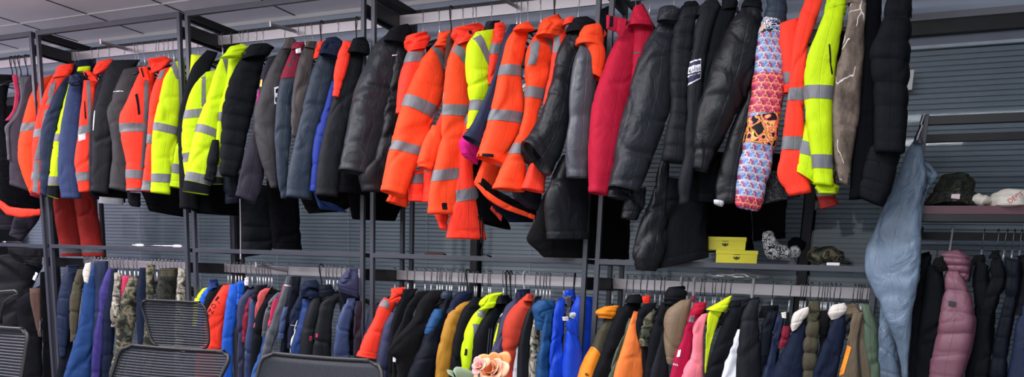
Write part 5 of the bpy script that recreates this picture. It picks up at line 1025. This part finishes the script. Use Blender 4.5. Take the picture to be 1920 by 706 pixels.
low(C4, 'hoodie', 'black hoodie with a big raised hood left of the tan jacket', 'hoodie', -.3, ('hood', 'black', [(406, 318, 470, 312), (390, 350, 480, 345), (388, 390, 460, 400)], dict(amp=.012, th=.05)), ('sleeve', 'black', [(366, 384, 420, 378), (342, 450, 402, 450), (310, 560, 386, 560), (290, 720, 362, 720), (285, 830, 350, 830)], dict(dd=-.01)))
low(C4, 'jacket', 'charcoal jacket sleeve directly left of the tan jacket', 'jacket', -.32, ('sleeve', 'charcoal', [(390, 390, 430, 390), (372, 480, 416, 500), (342, 590, 402, 600), (308, 720, 404, 720), (300, 830, 400, 830)]))
low(C4, 'rain_jacket', 'tan jacket left of the crimson sleeve', 'jacket', -.33, ('sleeve', 'tan', [(446, 374, 492, 368), (398, 430, 478, 435), (388, 510, 462, 520), (392, 600, 440, 610), (400, 650, 424, 655)], dict(amp=.009)))
low(C4, 'jacket', 'crimson jacket with small white sleeve print', 'jacket', -.36, ('sleeve', 'berry', [(516, 392, 562, 386), (476, 460, 540, 450), (456, 530, 512, 540), (426, 610, 498, 610), (402, 720, 470, 720), (390, 830, 455, 830)], dict(k=[(*zk(C4, [(436, 588), (446, 586), (440, 616), (428, 618)]), dict(mat='white', name='sleeve_print'))], t=[('nno', *zk(C4, [(410, 643), (432, 648), (432, 656), (410, 652)]), 'white', 'lettering')])), ('collar', 'crimson', [(516, 386, 560, 382), (500, 440, 540, 430)], dict(dd=.03)), ('reflective_patch', 'silver', [(492, 444, 516, 440), (486, 466, 510, 472)], dict(dd=-.02, th=.012)))
low(C4, 'jacket', 'light coral pink jacket right of the crimson one', 'jacket', -.38, ('sleeve', 'pink', [(540, 436, 574, 428), (506, 490, 556, 500), (500, 600, 552, 600), (470, 670, 552, 670), (455, 720, 552, 720), (440, 830, 550, 830)]))
low(C4, 'hoodie', 'acid yellow hoodie with a pointed hood', 'hoodie', -.4, ('sleeve', 'lime', [(596, 400, 650, 396), (562, 430, 636, 440), (550, 500, 612, 510), (549, 600, 584, 610), (552, 690, 566, 690)], dict(amp=.009)), ('hood', 'lime', [(634, 376, 672, 354), (590, 400, 660, 394), (566, 415, 640, 425)], dict(dd=.02, th=.03)))
low(C4, 'jacket', 'black jacket right of the acid yellow hoodie', 'jacket', -.4, ('sleeve', 'black', [(678, 392, 730, 386), (642, 470, 716, 480), (604, 560, 690, 560), (572, 650, 660, 650), (550, 720, 636, 720), (530, 830, 630, 830)]), ('collar', 'black', [(672, 378, 710, 372), (660, 410, 710, 410)], dict(dd=.04)))
low(C5, 'jacket', 'charcoal jacket with a white underarm panel', 'jacket', -.43, ('sleeve', 'charcoal', [(62, 372, 104, 368), (30, 430, 92, 430), (14, 500, 98, 500), (2, 600, 104, 600), (0, 720, 106, 720), (0, 830, 106, 830)]), ('side_panel', 'white', [(8, 500, 40, 500), (-30, 580, 20, 585), (-68, 706, 10, 706), (-80, 800, 10, 800)], dict(dd=.02)), ('collar', 'black', [(30, 372, 96, 362), (-10, 420, 50, 410), (-30, 460, 20, 460)], dict(dd=.06)))
low(C5, 'jacket', 'black green jacket right of the white panelled one', 'jacket', -.4, ('sleeve', 'ink', [(134, 425, 180, 420), (108, 500, 164, 500), (104, 600, 150, 600), (104, 830, 150, 830)]), ('collar', 'black', [(110, 400, 180, 395), (100, 450, 170, 450)], dict(dd=.04)))
low(C5, 'jacket', 'navy jacket with a cream collar label and crimson lining', 'jacket', -.42, ('sleeve', 'navy', [(176, 436, 220, 428), (160, 500, 204, 500), (142, 600, 186, 600), (110, 720, 172, 720), (90, 830, 160, 830)]), ('lining', 'maroon', [(206, 484, 232, 486), (196, 530, 226, 530), (186, 582, 210, 576)], dict(dd=.01)), ('collar_label', 'cream', [(196, 428, 216, 424), (200, 450, 216, 452)], dict(dd=-.02, th=.008, amp=.001)))
low(C5, 'sherpa_jacket', 'dark blue jacket with a white sherpa collar left of the olive puffer', 'jacket', -.43, ('sleeve', 'dark_navy', [(256, 486, 304, 446), (226, 560, 296, 560), (190, 620, 294, 620), (150, 706, 290, 706), (120, 830, 286, 830)], dict(th=.045)), ('sherpa_collar', 'sherpa', [(290, 408, 314, 402), (258, 430, 304, 430), (244, 470, 286, 460), (246, 506, 258, 500)], dict(dd=-.005, amp=.006, th=.03)))
low(C5, 'puffer_jacket', 'olive grey hooded puffer jacket between two sherpa collar jackets', 'jacket', -.43, ('hood', 'olive', [(314, 382, 362, 376), (300, 420, 370, 415), (302, 470, 360, 460)], dict(amp=.012, th=.045)), ('sleeve', 'olive', [(312, 462, 360, 462), (296, 540, 354, 550), (290, 640, 350, 640), (288, 830, 340, 830)], dict(dd=-.01, q=5)))
low(C5, 'jacket', 'black coat with fur trim right of the olive puffer', 'jacket', -.4, ('body', 'black_fleece', [(364, 420, 412, 415), (364, 500, 400, 500), (356, 600, 384, 600), (340, 830, 380, 830)]))
low(C5, 'sherpa_jacket', 'dark blue jacket with a white sherpa collar left of the khaki one', 'jacket', -.45, ('sleeve', 'dark_navy', [(426, 446, 474, 436), (396, 510, 474, 520), (366, 590, 460, 590), (326, 706, 436, 706), (300, 830, 420, 830)], dict(th=.045)), ('sherpa_collar', 'sherpa', [(420, 394, 466, 386), (404, 425, 478, 415), (416, 458, 446, 450)], dict(dd=.01, amp=.006, th=.03)))
low(C5, 'work_jacket', 'khaki brown jacket with an orange sleeve panel', 'jacket', -.47, ('sleeve', 'khaki', [(504, 430, 552, 425), (482, 500, 540, 500), (466, 580, 534, 590), (436, 690, 540, 690), (430, 830, 560, 830)], dict(k=[(*zk(C5, [(472, 566), (498, 576), (462, 690), (430, 700)]), dict(mat='amber', name='orange_panel'))])), ('second_sleeve', 'khaki', [(530, 446, 562, 450), (528, 560, 574, 560), (530, 640, 584, 640), (545, 830, 594, 830)], dict(dd=.02)), ('hood', 'khaki', [(470, 394, 530, 388), (456, 425, 548, 420), (490, 450, 540, 445)], dict(dd=.03, amp=.01)))
low(C5, 'rain_jacket', 'sage green jacket left of the pale blue shirt', 'jacket', -.44, ('sleeve', 'sage', [(546, 388, 574, 395), (556, 460, 604, 490), (562, 570, 608, 580), (580, 690, 614, 690), (586, 830, 620, 830)]))
# right rack
low(C8, 'overcoat', 'black jacket nearest the blue shirt on the right hand rack', 'coat', .02, ('body', 'black', [(60, 160, 116, 140), (22, 240, 100, 240), (10, 400, 90, 400), (-20, 560, 76, 560), (-20, 800, 70, 800)]), ('collar', 'deep_black', [(62, 136, 108, 124), (54, 190, 116, 165)], dict(dd=.04)))
low(C8, 'overcoat', 'black smooth jacket left of the mauve puffer', 'coat', .0, ('body', 'black', [(96, 190, 160, 190), (82, 300, 172, 300), (62, 450, 168, 450), (46, 600, 134, 600), (40, 800, 112, 800)]))
low(C8, 'puffer_jacket', 'mauve pink puffer jacket with a quilted hood and small round badge', 'jacket', -.08, ('sleeve', 'mauve', [(182, 208, 240, 215), (174, 290, 288, 300), (160, 390, 318, 410), (142, 480, 318, 480), (120, 600, 300, 580), (110, 650, 272, 670), (100, 800, 250, 800)], dict(q=6, th=.045, tau=-12, k=[(*zk(C8, [(204, 352), (238, 360), (234, 382), (202, 376)]), dict(mat='warm_grey', name='round_badge', off=.003))])),
    ('hood', 'mauve', [(190, 122, 240, 116), (150, 150, 292, 160), (180, 210, 296, 210), (240, 250, 284, 264)], dict(q=4, dd=.03, th=.045, tau=-12)), ('fur_trim', 'black_fleece', [(140, 155, 160, 150), (136, 185, 172, 190), (160, 220, 184, 214)], dict(dd=.02, th=.03)), ('fur_trim', 'black_fleece', [(290, 160, 320, 170), (280, 210, 318, 215), (276, 270, 300, 260)], dict(dd=.03, th=.03)))
low(C8, 'overcoat', 'black coat right of the mauve puffer with a fluffy shoulder', 'coat', .0, ('body', 'black', [(330, 156, 374, 190), (312, 250, 372, 240), (322, 380, 392, 360), (300, 560, 388, 560), (262, 800, 330, 800)]), ('collar', 'black_fleece', [(318, 144, 352, 140), (308, 190, 350, 185)], dict(dd=.03)))
low(C8, 'puffer_vest', 'black puffer vest second right of the mauve puffer', 'vest', -.02, ('body', 'black', [(388, 160, 440, 150), (384, 260, 462, 260), (342, 370, 424, 350), (330, 470, 386, 480), (322, 600, 392, 600), (270, 800, 380, 800)], dict(q=7)), ('collar', 'black', [(390, 122, 430, 118), (378, 160, 440, 156)], dict(dd=.03)))
low(C8, 'puffer_vest', 'black puffer vest third right of the mauve puffer', 'vest', -.05, ('body', 'ink', [(452, 150, 526, 165), (458, 260, 526, 280), (440, 400, 502, 400), (402, 560, 472, 570), (380, 720, 462, 720), (378, 800, 460, 800)], dict(q=7)), ('collar', 'black', [(508, 145, 545, 142), (512, 200, 546, 195)], dict(dd=.04)))
low(C8, 'jacket', 'dark navy jacket cut off at the right edge', 'jacket', -.08, ('sleeve', 'navy', [(545, 340, 620, 330), (500, 470, 620, 480), (482, 600, 620, 600), (462, 700, 620, 700), (450, 800, 620, 800)]))
low(C8, 'overcoat', 'black coat at the upper right end of the right hand rack', 'coat', -.04, ('body', 'black', [(520, 150, 620, 150), (520, 240, 620, 240), (500, 330, 620, 340), (480, 420, 620, 420)]))
# ------------------------------------------------------------------ things on the shelves
def px_box(name, x, y, d, wpx, hpx, depth, rot, label):
    p = at(x, y, d); sc_ = FPX/((p-CAM)@FW)
    w_, h_ = wpx/sc_, hpx/sc_
    return p, w_, h_
def yellow_box(px, py, d, label, z0=None, wp=.166, hp=.052):
    p = at(px, py, d); z0 = p[2] if z0 is None else z0
    t = thing('shoe_box', (p[0]+wp/2, d+.07, z0), label, 'box')
    def R(mb): 
        a = math.radians(8); c, s = math.cos(a), math.sin(a)
        mb.v = [(p[0]+(x)*c-(y)*s, d+(x)*s+(y)*c, z0+z) for x, y, z in mb.v]; return mb
    R(MB().box(.002, wp-.002, .002, .138, 0, hp-.014, .001)).out('box_base', 'box_yellow', t)
    lid = R(MB().box(0, wp, 0, .14, hp-.016, hp, .0015)).out('lid', 'box_yellow', t)
    # printed emblem on the front, size mark on the side
    m = MB(); cx, cz = wp*.5, hp*.42; pts = []
    P = np.zeros((2, 13, 3))
    for i in range(13):
        a = PI+PI*i/12
        P[0, i] = (cx+math.cos(a)*.013, -.0006, cz+math.sin(a)*.011+.004); P[1, i] = (cx+math.cos(a)*.0075, -.0006, cz+math.sin(a)*.0055+.004)
    m.grid(P); m.box(cx-.004, cx+.004, -.0008, -.0003, cz-.002, cz+.005)
    for k in range(5): m.box(cx-.011+k*.005, cx-.008+k*.005, -.0008, -.0003, cz+.012, cz+.0145)
    R(m).out('printed_emblem', 'ink_print', t)
    R(MB().box(wp+.0, wp+.0006, .085, .098, hp*.25, hp*.68).box(wp, wp+.0006, .03, .06, hp*.34, hp*.44)).out('side_print', 'ink_print', t)
    return t
pb = at(1341, 489.5, .035)
yellow_box(1341, 489.5, .035, 'lower yellow cardboard box standing on the shelf', SH)
pt = at(1320, 463, .035)
yellow_box(1320, 463, .035, 'upper yellow cardboard box stacked on another yellow box', SH+.0525)

def blob(name, mat, parent, pts, radii, seed=1, amp=.004, nu=24, sy=1.0, res=26):
    """rounded lump along a path; radii are (across, up)"""
    pts = np.asarray(pts, float); t = np.linspace(0, 1, len(pts)); tt = np.linspace(0, 1, res)
    P = np.stack([np.interp(tt, t, pts[:, k]) for k in range(3)], 1); R = np.stack([np.interp(tt, t, np.asarray(radii, float)[:, k]) for k in range(2)], 1)
    cap = np.sqrt(np.clip(1-(2*tt-1)**8, 0.01, 1)); T = np.gradient(P, axis=0); T /= np.linalg.norm(T, axis=1)[:, None]+1e-9
    a = np.linspace(0, 2*PI, nu, endpoint=False); rows = []
    for i in range(res):
        up = np.array([0, 0, 1.]) if abs(T[i][2]) < .8 else np.array([1., 0, 0]); sd = np.cross(T[i], up); sd /= np.linalg.norm(sd); u2 = np.cross(sd, T[i])
        D = amp*(vnoise(a*1.6, np.full(nu, tt[i]*7), seed)+.6*vnoise(a*3.1, np.full(nu, tt[i]*15), seed+4)); D[-1] = D[0]
        rows.append(P[i]+cap[i]*(np.cos(a)[:, None]*sd*(R[i, 0]+D[:, None])+np.sin(a)[:, None]*u2*(R[i, 1]+D[:, None])))
    V = np.array(rows); F = [(i*nu+j, i*nu+(j+1) % nu, (i+1)*nu+(j+1) % nu, (i+1)*nu+j) for i in range(res-1) for j in range(nu)]
    F += [tuple(range(nu))[::-1], tuple((res-1)*nu+j for j in range(nu))]
    return link(name, V.reshape(-1, 3), F, mat, parent, True)
# patterned mittens with a cuff (black and white doodle print)
def S_(x, y, d=.06): return at(x, y, d)
t = thing('mitten', S_(1445, 488), 'black and white doodle print mitten standing tipped on the shelf', 'mitten')
blob('hand_part', 'doodle', t, [S_(1437, 432), S_(1440, 445), S_(1444, 458), S_(1452, 474), S_(1456, 486)], [(.018, .022), (.022, .024), (.032, .03), (.04, .034), (.034, .02)], 3, .003)
blob('fingers', 'doodle', t, [S_(1455, 466, .07), S_(1470, 472, .07), S_(1482, 480, .07)], [(.024, .024), (.03, .026), (.024, .014)], 6, .003)
blob('cuff', 'deep_black', t, [S_(1426, 431), S_(1432, 429), S_(1441, 433)], [(.012, .008), (.016, .01), (.012, .008)], 5, .002)
t = thing('mitten', S_(1490, 488), 'black and white doodle print mitten lying flat right of its pair', 'mitten')
blob('hand_part', 'doodle', t, [S_(1474, 480, .1), S_(1486, 474, .1), S_(1500, 466, .1)], [(.028, .016), (.03, .026), (.026, .022)], 8, .003)
blob('cuff', 'deep_black', t, [S_(1478, 462, .14), S_(1492, 456, .14), S_(1508, 466, .14)], [(.028, .02), (.03, .026), (.028, .024)], 9, .003)
# camo cap on the shelf
t = thing('camo_cap', S_(1545, 494, .1), 'camouflage print cap lying on the shelf with a white tag', 'cap')
blob('crown', 'camo', t, [S_(1512, 482, .13), S_(1530, 478, .13), S_(1558, 477, .13), S_(1583, 483, .13)], [(.05, .02), (.08, .032), (.08, .034), (.05, .02)], 12, .006)
blob('brim', 'dark_camo', t, [S_(1570, 490, .05), S_(1584, 491, .05), S_(1596, 494, .05)], [(.03, .006), (.035, .007), (.02, .004)], 13, .002)
p = S_(1550, 496, .02)
MB().box(p[0], p[0]+.048, .0, .018, SH+.0, SH+.012, .004).out('white_tag', 'white_plastic', t)
# clear plastic bag under the glass shelf
t = tag(blob('plastic_bag', 'clear_bag', None, [at(1318, 516, .3), at(1350, 515, .3), at(1400, 517, .3), at(1450, 520, .3)], [(.03, .015), (.05, .022), (.05, .022), (.02, .01)], 21, .008), 'crumpled clear plastic bag lying below the shelf of yellow boxes', 'plastic bag')
# white telescopic tool on the middle rail
a, b_ = at(253, 456.3, .011), at(341, 459, .011)
t = thing('telescopic_rod', (a+b_)/2, 'white telescopic rod resting on the middle rail left of the second post pair', 'rod')
u = (b_-a)/np.linalg.norm(b_-a); zz = np.array([0, 0, SH+.008])
A = a.copy(); A[2] = SH+.008; B = b_.copy(); B[2] = SH+.008
MB().tube([A+u*.03, B-u*.03], .005, 10).out('tube', 'chrome', t, True)
MB().tube([A-u*.0, A+u*.02, A+u*.045, A+u*.07], [.004, .008, .009, .006], 10).out('handle', 'white_plastic', t, True)
MB().tube([B-u*.065, B-u*.045, B-u*.01, B+u*.0], [.006, .009, .008, .003], 10).out('handle', 'white_plastic', t, True)
MB().tube([A-u*.022, A], .0028, 8).out('tip', 'white_plastic', t, True)
a = at(22, 453, .011)
t = thing('door_handle', (a[0], .011, SH), 'small black handle with chrome ends lying on the far left rail', 'handle')
MB().tube([(a[0]-.09, .011, SH+.006), (a[0]-.05, .011, SH+.006)], .0055, 10).out('chrome_end', 'chrome', t, True)
MB().tube([(a[0]-.05, .011, SH+.006), (a[0]+.06, .011, SH+.006), (a[0]+.1, .011, SH+.005)], [.0055, .007, .003], 10).out('grip', 'black_plastic', t, True)
p = at(797, 477, .01); q = at(833, 478, .01)
t = thing('sanding_block', ((p+q)/2), 'small dark brown flat block resting on the rail below the orange jackets', 'block')
MB().box(p[0], q[0], .002, .03, SH, SH+.006, .001).box(p[0]+.008, q[0]-.008, .006, .026, SH+.006, SH+.009, .001).out('block_body', 'dark_brown', t)

# caps on the maroon shelf
ds = .1
def T_(x, y, d=ds): return at(x, y, d)
def dome(name, mat, parent, c, rx, ry, h, seed, amp=.006, lean=0, fold=0, nu=36, nv=18):
    a = np.linspace(0, 2*PI, nu, endpoint=False); rows = []
    for i in range(nv):
        f = i/(nv-1); r = math.cos(f*PI/2)**.55; z = math.sin(f*PI/2)**.9*h
        D = amp*(vnoise(a*1.4, np.full(nu, f*4.), seed)+.5*vnoise(a*3, np.full(nu, f*9.), seed+2))
        rows.append(np.stack([c[0]+np.cos(a)*(rx*r+D*min(1, r*3))+lean*f, c[1]+np.sin(a)*(ry*r+D*min(1, r*3)), np.full(nu, c[2]+z)+D*.6*(1 if i else 0)], 1))
    V = np.array(rows).reshape(-1, 3); F = [(i*nu+j, i*nu+(j+1) % nu, (i+1)*nu+(j+1) % nu, (i+1)*nu+j) for i in range(nv-1) for j in range(nu)]+[tuple(range(nu))[::-1], tuple((nv-1)*nu+j for j in range(nu))]
    return link(name, V, F, mat, parent, True)
c = T_(1780, 385, .12); c[2] = zs
t = thing('bucket_hat', c, 'dark camouflage bucket hat on the maroon shelf beside the blue shirt', 'hat')
dome('crown', 'dark_camo', t, c+np.array([.01, 0, .01]), .068, .08, .115, 31, .009)
# sloping brim
a = np.linspace(0, 2*PI, 40); R0 = np.stack([c[0]+.01+np.cos(a)*.07, c[1]+np.sin(a)*.082, np.full(40, c[2]+.055)], 1); R1 = np.stack([c[0]+np.cos(a)*.098, c[1]+np.sin(a)*.1, np.full(40, c[2]+.002)+.006*(1+np.sin(3*a))], 1)
G = np.array([R0*(1-f)+R1*f+np.array([0, 0, .004])*math.sin(f*9) for f in np.linspace(0, 1, 6)])
o = MB().grid(G).out('brim', 'dark_camo', t, True); md = o.modifiers.new('s', 'SOLIDIFY'); md.thickness = .003
p = at(1791, 369, .04)
MB().box(p[0]-.014, p[0]+.014, c[1]-.098, c[1]-.0945, p[2]-.009, p[2]+.009, .001).out('white_label', 'blush', t)
c = T_(1836, 385, .09); c[2] = zs
t = thing('baseball_cap', c, 'cream cap folded flat on the maroon shelf beside the camouflage hat', 'cap')
blob('crown', 'cream', t, [at(1812, 379, .1), at(1826, 376, .1), at(1845, 376, .1), at(1862, 380, .1)], [(.035, .012), (.055, .022), (.055, .022), (.03, .009)], 33, .005)
blob('peak', 'cream', t, [at(1814, 372, .14), at(1826, 369, .14), at(1838, 367, .14)], [(.03, .006), (.035, .012), (.02, .008)], 34, .003)
c = T_(1893, 385, .1); c[2] = zs
t = thing('baseball_cap', c, 'cream cap with red lettering at the right of the maroon shelf', 'cap')
dm = dome('crown', 'cream', t, c, .066, .075, .066, 36, .005)
blob('peak', 'cream', t, [at(1870, 384, .04), at(1895, 385, .02), at(1918, 384, .04)], [(.03, .005), (.05, .006), (.03, .005)], 37, .002)
blob('back_strap', 'cream', t, [at(1858, 372, .12), at(1866, 374, .12), at(1873, 380, .12)], [(.02, .014), (.03, .024), (.02, .018)], 38, .003)
cu = bpy.data.curves.new('t', 'FONT'); cu.body = 'DECT'; o = bpy.data.objects.new('t', cu); C.objects.link(o); bpy.context.view_layer.update()
me = o.evaluated_get(bpy.context.evaluated_depsgraph_get()).to_mesh(); TV = np.array([v.co[:2] for v in me.vertices]); TF = [tuple(p.vertices) for p in me.polygons]; bpy.data.objects.remove(o)
TV = (TV-TV.min(0))/(TV.max(0)-TV.min(0))
ang = math.radians(38); W_, H_ = .052, .017
V = []
for u, v in TV:
    x = c[0]-.004+(u*W_)*math.cos(ang)-v*H_*math.sin(ang)-.004; z = c[2]+.008+(u*W_)*math.sin(ang)+v*H_*math.cos(ang)
    f = min(.97, max(0, (z-c[2])/.066)); th_ = math.asin(f**(1/.9)); r = math.cos(th_)**.55
    xx = (x-c[0])/(.066*r); y = c[1]-.075*r*math.sqrt(max(.02, 1-min(.98, xx*xx)))-.0065
    V.append((x, y, z))
link('lettering', V, TF, 'crimson_print', t)

# ------------------------------------------------------------------ office chairs with mesh backs
def panel(parent, name, TL, TR, BR, BL, nstr, bulge, mat, vertical=False, width=.62, rim='chair_plastic', rimr=.006, corner=.08):
    TL, TR, BR, BL = (np.array(q) for q in (TL, TR, BR, BL))
    nrm = np.cross(TR-TL, BL-TL); nrm /= np.linalg.norm(nrm)
    def S(u, v):
        p = (TL*(1-u)+TR*u)*(1-v)+(BL*(1-u)+BR*u)*v
        return p+nrm*bulge*(4*u*(1-u)*.9+.5*math.sin(v*PI))
    W_ = np.linalg.norm(TR-TL); H_ = np.linalg.norm(BL-TL)
    def inset(v):                                            # rounded corners
        y = min(v, 1-v)*H_; r = corner*W_
        return 0 if y > r else (r-math.sqrt(max(0, r*r-(r-y)**2)))/W_
    m = MB()
    for k in range(nstr):
        f = (k+.5)/nstr; half = width*.5/nstr
        if vertical: rowsp = [[S(f+half*s_, (i/18)*(1-2*.012)+.012) for s_ in (-1, 1)] for i in range(19)]
        else:
            e = inset(f); rowsp = [[S(e+(1-2*e)*i/18, f+half*s_) for s_ in (-1, 1)] for i in range(19)]
        P = np.array(rowsp); m.grid(P)
    o = m.out(name, mat, parent, True); md = o.modifiers.new('s', 'SOLIDIFY'); md.thickness = .0025
    if not vertical:
        sup = MB()                                           # thin vertical threads that hold the strands
        for k in range(1, 5): sup.tube([S(k/12, v_) for v_ in np.linspace(.01, .99, 12)], .0006, 4)
        sup.out('support_threads', mat, parent)
    pts = []
    for v in np.linspace(0, 1, 24): pts.append(S(inset(v), v))
    for u in np.linspace(.08, .92, 14): pts.append(S(u, 1))
    for v in np.linspace(1, 0, 24): pts.append(S(1-inset(v), v))
    for u in np.linspace(.92, .08, 14): pts.append(S(u, 0))
    pts.append(pts[0]); MB().tube(pts, rimr, 8).out('frame', rim, parent, True)
def chair_base(parent, cx, cy, seat_z=.46, yaw=0.0, back_z=.7, bx=None, by=None):
    m = MB(); bm = bmesh.new(); bmesh.ops.create_cube(bm, size=1)
    for v in bm.verts: v.co = Vector((cx+v.co.x*.48, cy+v.co.y*.46, seat_z+v.co.z*.07))
    bmesh.ops.bevel(bm, geom=bm.edges[:], offset=.03, segments=4, affect='EDGES', profile=.6); m.bm(bm); m.out('seat', 'chair_mesh', parent, True)
    MB().tube([(cx, cy, .09), (cx, cy, .28), (cx, cy, .281), (cx, cy, seat_z-.03)], [.03, .03, .018, .018], 14).out('gas_lift', 'chair_plastic', parent, True)
    m = MB()
    for k in range(5):
        a = yaw+k*2*PI/5; m.tube([(cx+.03*math.cos(a), cy+.03*math.sin(a), .12), (cx+.3*math.cos(a), cy+.3*math.sin(a), .085)], [.022, .014], 8)
    m.out('star_base', 'chair_plastic', parent, True)
    for k in range(5):
        a = yaw+k*2*PI/5; x, y = cx+.3*math.cos(a), cy+.3*math.sin(a)
        MB().tube([(x-.02, y, .028), (x+.02, y, .028)], .028, 14).tube([(x, y, .03), (x, y, .085)], .007, 6).out('caster', 'black_plastic', parent, True)
    MB().tube([(cx, cy, seat_z-.04), ((cx+bx)/2, (cy+by)/2, seat_z-.05), (bx, by, seat_z+.02), (bx, by, back_z)], [.025, .025, .022, .016], 8).out('back_support', 'chair_plastic', parent, True)
def chair(label, corners, d, head=None, vertical=False, nstr=50, dl=None, seat_side=1, lower=.42, hd=None, hn=18):
    (tl, tr, br, bl) = corners
    dl = dl or (d, d)
    TL, TR, BR, BL = at(*tl, dl[0]), at(*tr, dl[1]), at(*br, dl[1]-.06), at(*bl, dl[0]-.06)
    # carry the sides down to the full height of a back
    for A, B_ in ((TL, BL), (TR, BR)):
        u = (B_-A)/np.linalg.norm(B_-A)*.5; B_[:] = A+u
    mid = (BL+BR)/2; cx, cy = mid[0], mid[1]+.26*seat_side
    root = thing('office_chair', (cx, cy, 0), label, 'chair')
    panel(root, 'backrest', TL, TR, BR, BL, nstr, .02, 'chair_mesh', vertical, width=.9 if not vertical else .86, rimr=.009, corner=.09)
    if head:
        h = [at(*q, hd) for q in head]
        panel(root, 'headrest', h[0], h[1], h[2], h[3], hn, .015, 'chair_mesh', False, .9, rimr=.005, corner=.12)
        mm = (h[2]+h[3])/2; tt = (TL+TR)/2
        MB().tube([mm+np.array([0, .03, .03]), mm+np.array([0, .035, -.0]), tt+np.array([0, .03, -.06])], [.012, .014, .012], 8).out('headrest_arm', 'chair_plastic', root, True)
        MB().tube([mm+np.array([-.02, -.014, -.004]), mm+np.array([.05, -.014, -.008])], .007, 8).out('adjuster', 'wall_trim', root, True)
    chair_base(root, cx, cy, back_z=(TL[2]+BL[2])/2, bx=mid[0], by=mid[1]+.03, yaw=.3)
    return root
chair('black mesh office chair with headrest left of the orange red hoodie', [(228, 645), (437, 659), (408, 712), (205, 706)], -.75, [(260, 561), (384, 567), (392, 655), (284, 648)], hd=-.72, nstr=38)
chair('black mesh office chair without headrest below the slate blue jackets', [(494, 660), (714, 676), (716, 740), (472, 730)], -.85, None, True, nstr=110)
chair('grey mesh office chair cut off at the lower left corner', [(-90, 606), (54, 617), (36, 706), (-120, 700)], -1.15, None, nstr=38, dl=(-1.15, -1.15))
t = bpy.data.objects.new
p = [at(x, y, -1.1) for x, y in [(-60, 556), (-20, 549), (8, 546), (28, 545), (35, 549), (22, 556), (8, 566), (2, 582), (2, 606)]]
ch = [o for o in C.objects if o.name.startswith('office_chair')][-1]
MB().tube(p, [.006]*3+[.007]*2+[.006]*4, 8).out('headrest_frame', 'chair_plastic', ch, True)

# ------------------------------------------------------------------ rose in a vase on a desk
rc = CAM+rays(np.array([918., 684.]))/FPX*1.62
t = thing('desk', (rc[0]-.3, rc[1]-.1, 0), 'desk below the frame carrying the flower vase', 'desk')
MB().box(rc[0]-1.0, rc[0]+.35, rc[1]-.45, rc[1]+.25, .72, .75, .004).out('tabletop', 'table_top', t)
for x in (rc[0]-.96, rc[0]+.27):
    for y in (rc[1]-.41, rc[1]+.17): MB().box(x, x+.04, y, y+.04, 0, .72, .002).out('leg', 'rack_black', t)
t = thing('vase', (rc[0], rc[1], .75), 'slender glass vase on the desk below the rose', 'vase')
pr = [(.034, 0), (.04, .02), (.038, .1), (.022, .2), (.02, .24), (.026, .27)]
MB().tube([(rc[0], rc[1], .75+z) for r, z in pr], [r for r, z in pr], 24).out('vase_body', 'vase_glass', t, True)
def petal(c, yaw, tilt, size, mat, parent, seed, curl=.4, name='petal', lean=0.0):
    G = np.zeros((9, 9, 3))
    for i in range(9):
        for j in range(9):
            v = i/8; u = j/4-1; wd = size*.62*math.sin(PI*min(.98, .12+v*.72))**.7
            r = size*.22+v*size*math.sin(tilt)+curl*size*max(0, v-.7)*1.5; z = v*size*math.cos(tilt)-curl*size*max(0, v-.75)*1.2
            r2 = r-(u*u)*wd*.45; tz = z+.006*size*math.sin(u*9+seed)-.12*size*u*u*v
            x, y = r2, u*wd
            vx, vy, vz = x*math.cos(yaw)-y*math.sin(yaw), x*math.sin(yaw)+y*math.cos(yaw), tz
            if lean: a_ = lean; vy, vz = vy*math.cos(a_)-vz*math.sin(a_), vy*math.sin(a_)+vz*math.cos(a_)
            G[i, j] = (c[0]+vx, c[1]+vy, c[2]+vz)
    o = MB().grid(G).out(name, mat, parent, True); md = o.modifiers.new('s', 'SOLIDIFY'); md.thickness = .0009
def rose(c, R, label, mats, n, group=None):
    t = thing('artificial_rose', c, label, 'flower')
    MB().tube([(c[0], c[1], c[2]-.01), (c[0]+.004, c[1], c[2]-.08), (rc[0], rc[1], .9)], .0022, 7).out('stem', 'leaf', t, True)
    for k in range(n):
        f = k/n; petal(np.array(c)+np.array([0, R*.35, -R*.3]), k*2.4+.3, .08+1.05*f, R*(.62+.3*f), mats[k % len(mats)], t, k, .1+.4*f, lean=1.0)
    return t
r1 = rose(rc+np.array([.002, 0, -.004]), 0.042, 'peach artificial rose in the foreground at the bottom', ['petal', 'petal_orange', 'petal', 'petal', 'petal_orange'], 17)
rb = CAM+rays(np.array([898., 682.]))/FPX*1.60
r2 = rose(rb+np.array([0, 0, .0]), .022, 'small pale pink rosebud left of the peach rose', ['petal_pink', 'petal_pink', 'petal'], 9)
for k, (x, y, l) in enumerate([(884, 700, .05), (876, 704, .05)]):
    p = CAM+rays(np.array([float(x), float(y)]))/FPX*1.6
    petal(p-np.array([0, 0, .03]), PI*.9+k*.5, .5, l, 'leaf', r2, k, .3, 'leaf')
# clean helper properties
for o in bpy.data.objects:
    if 'org' in o: del o['org']
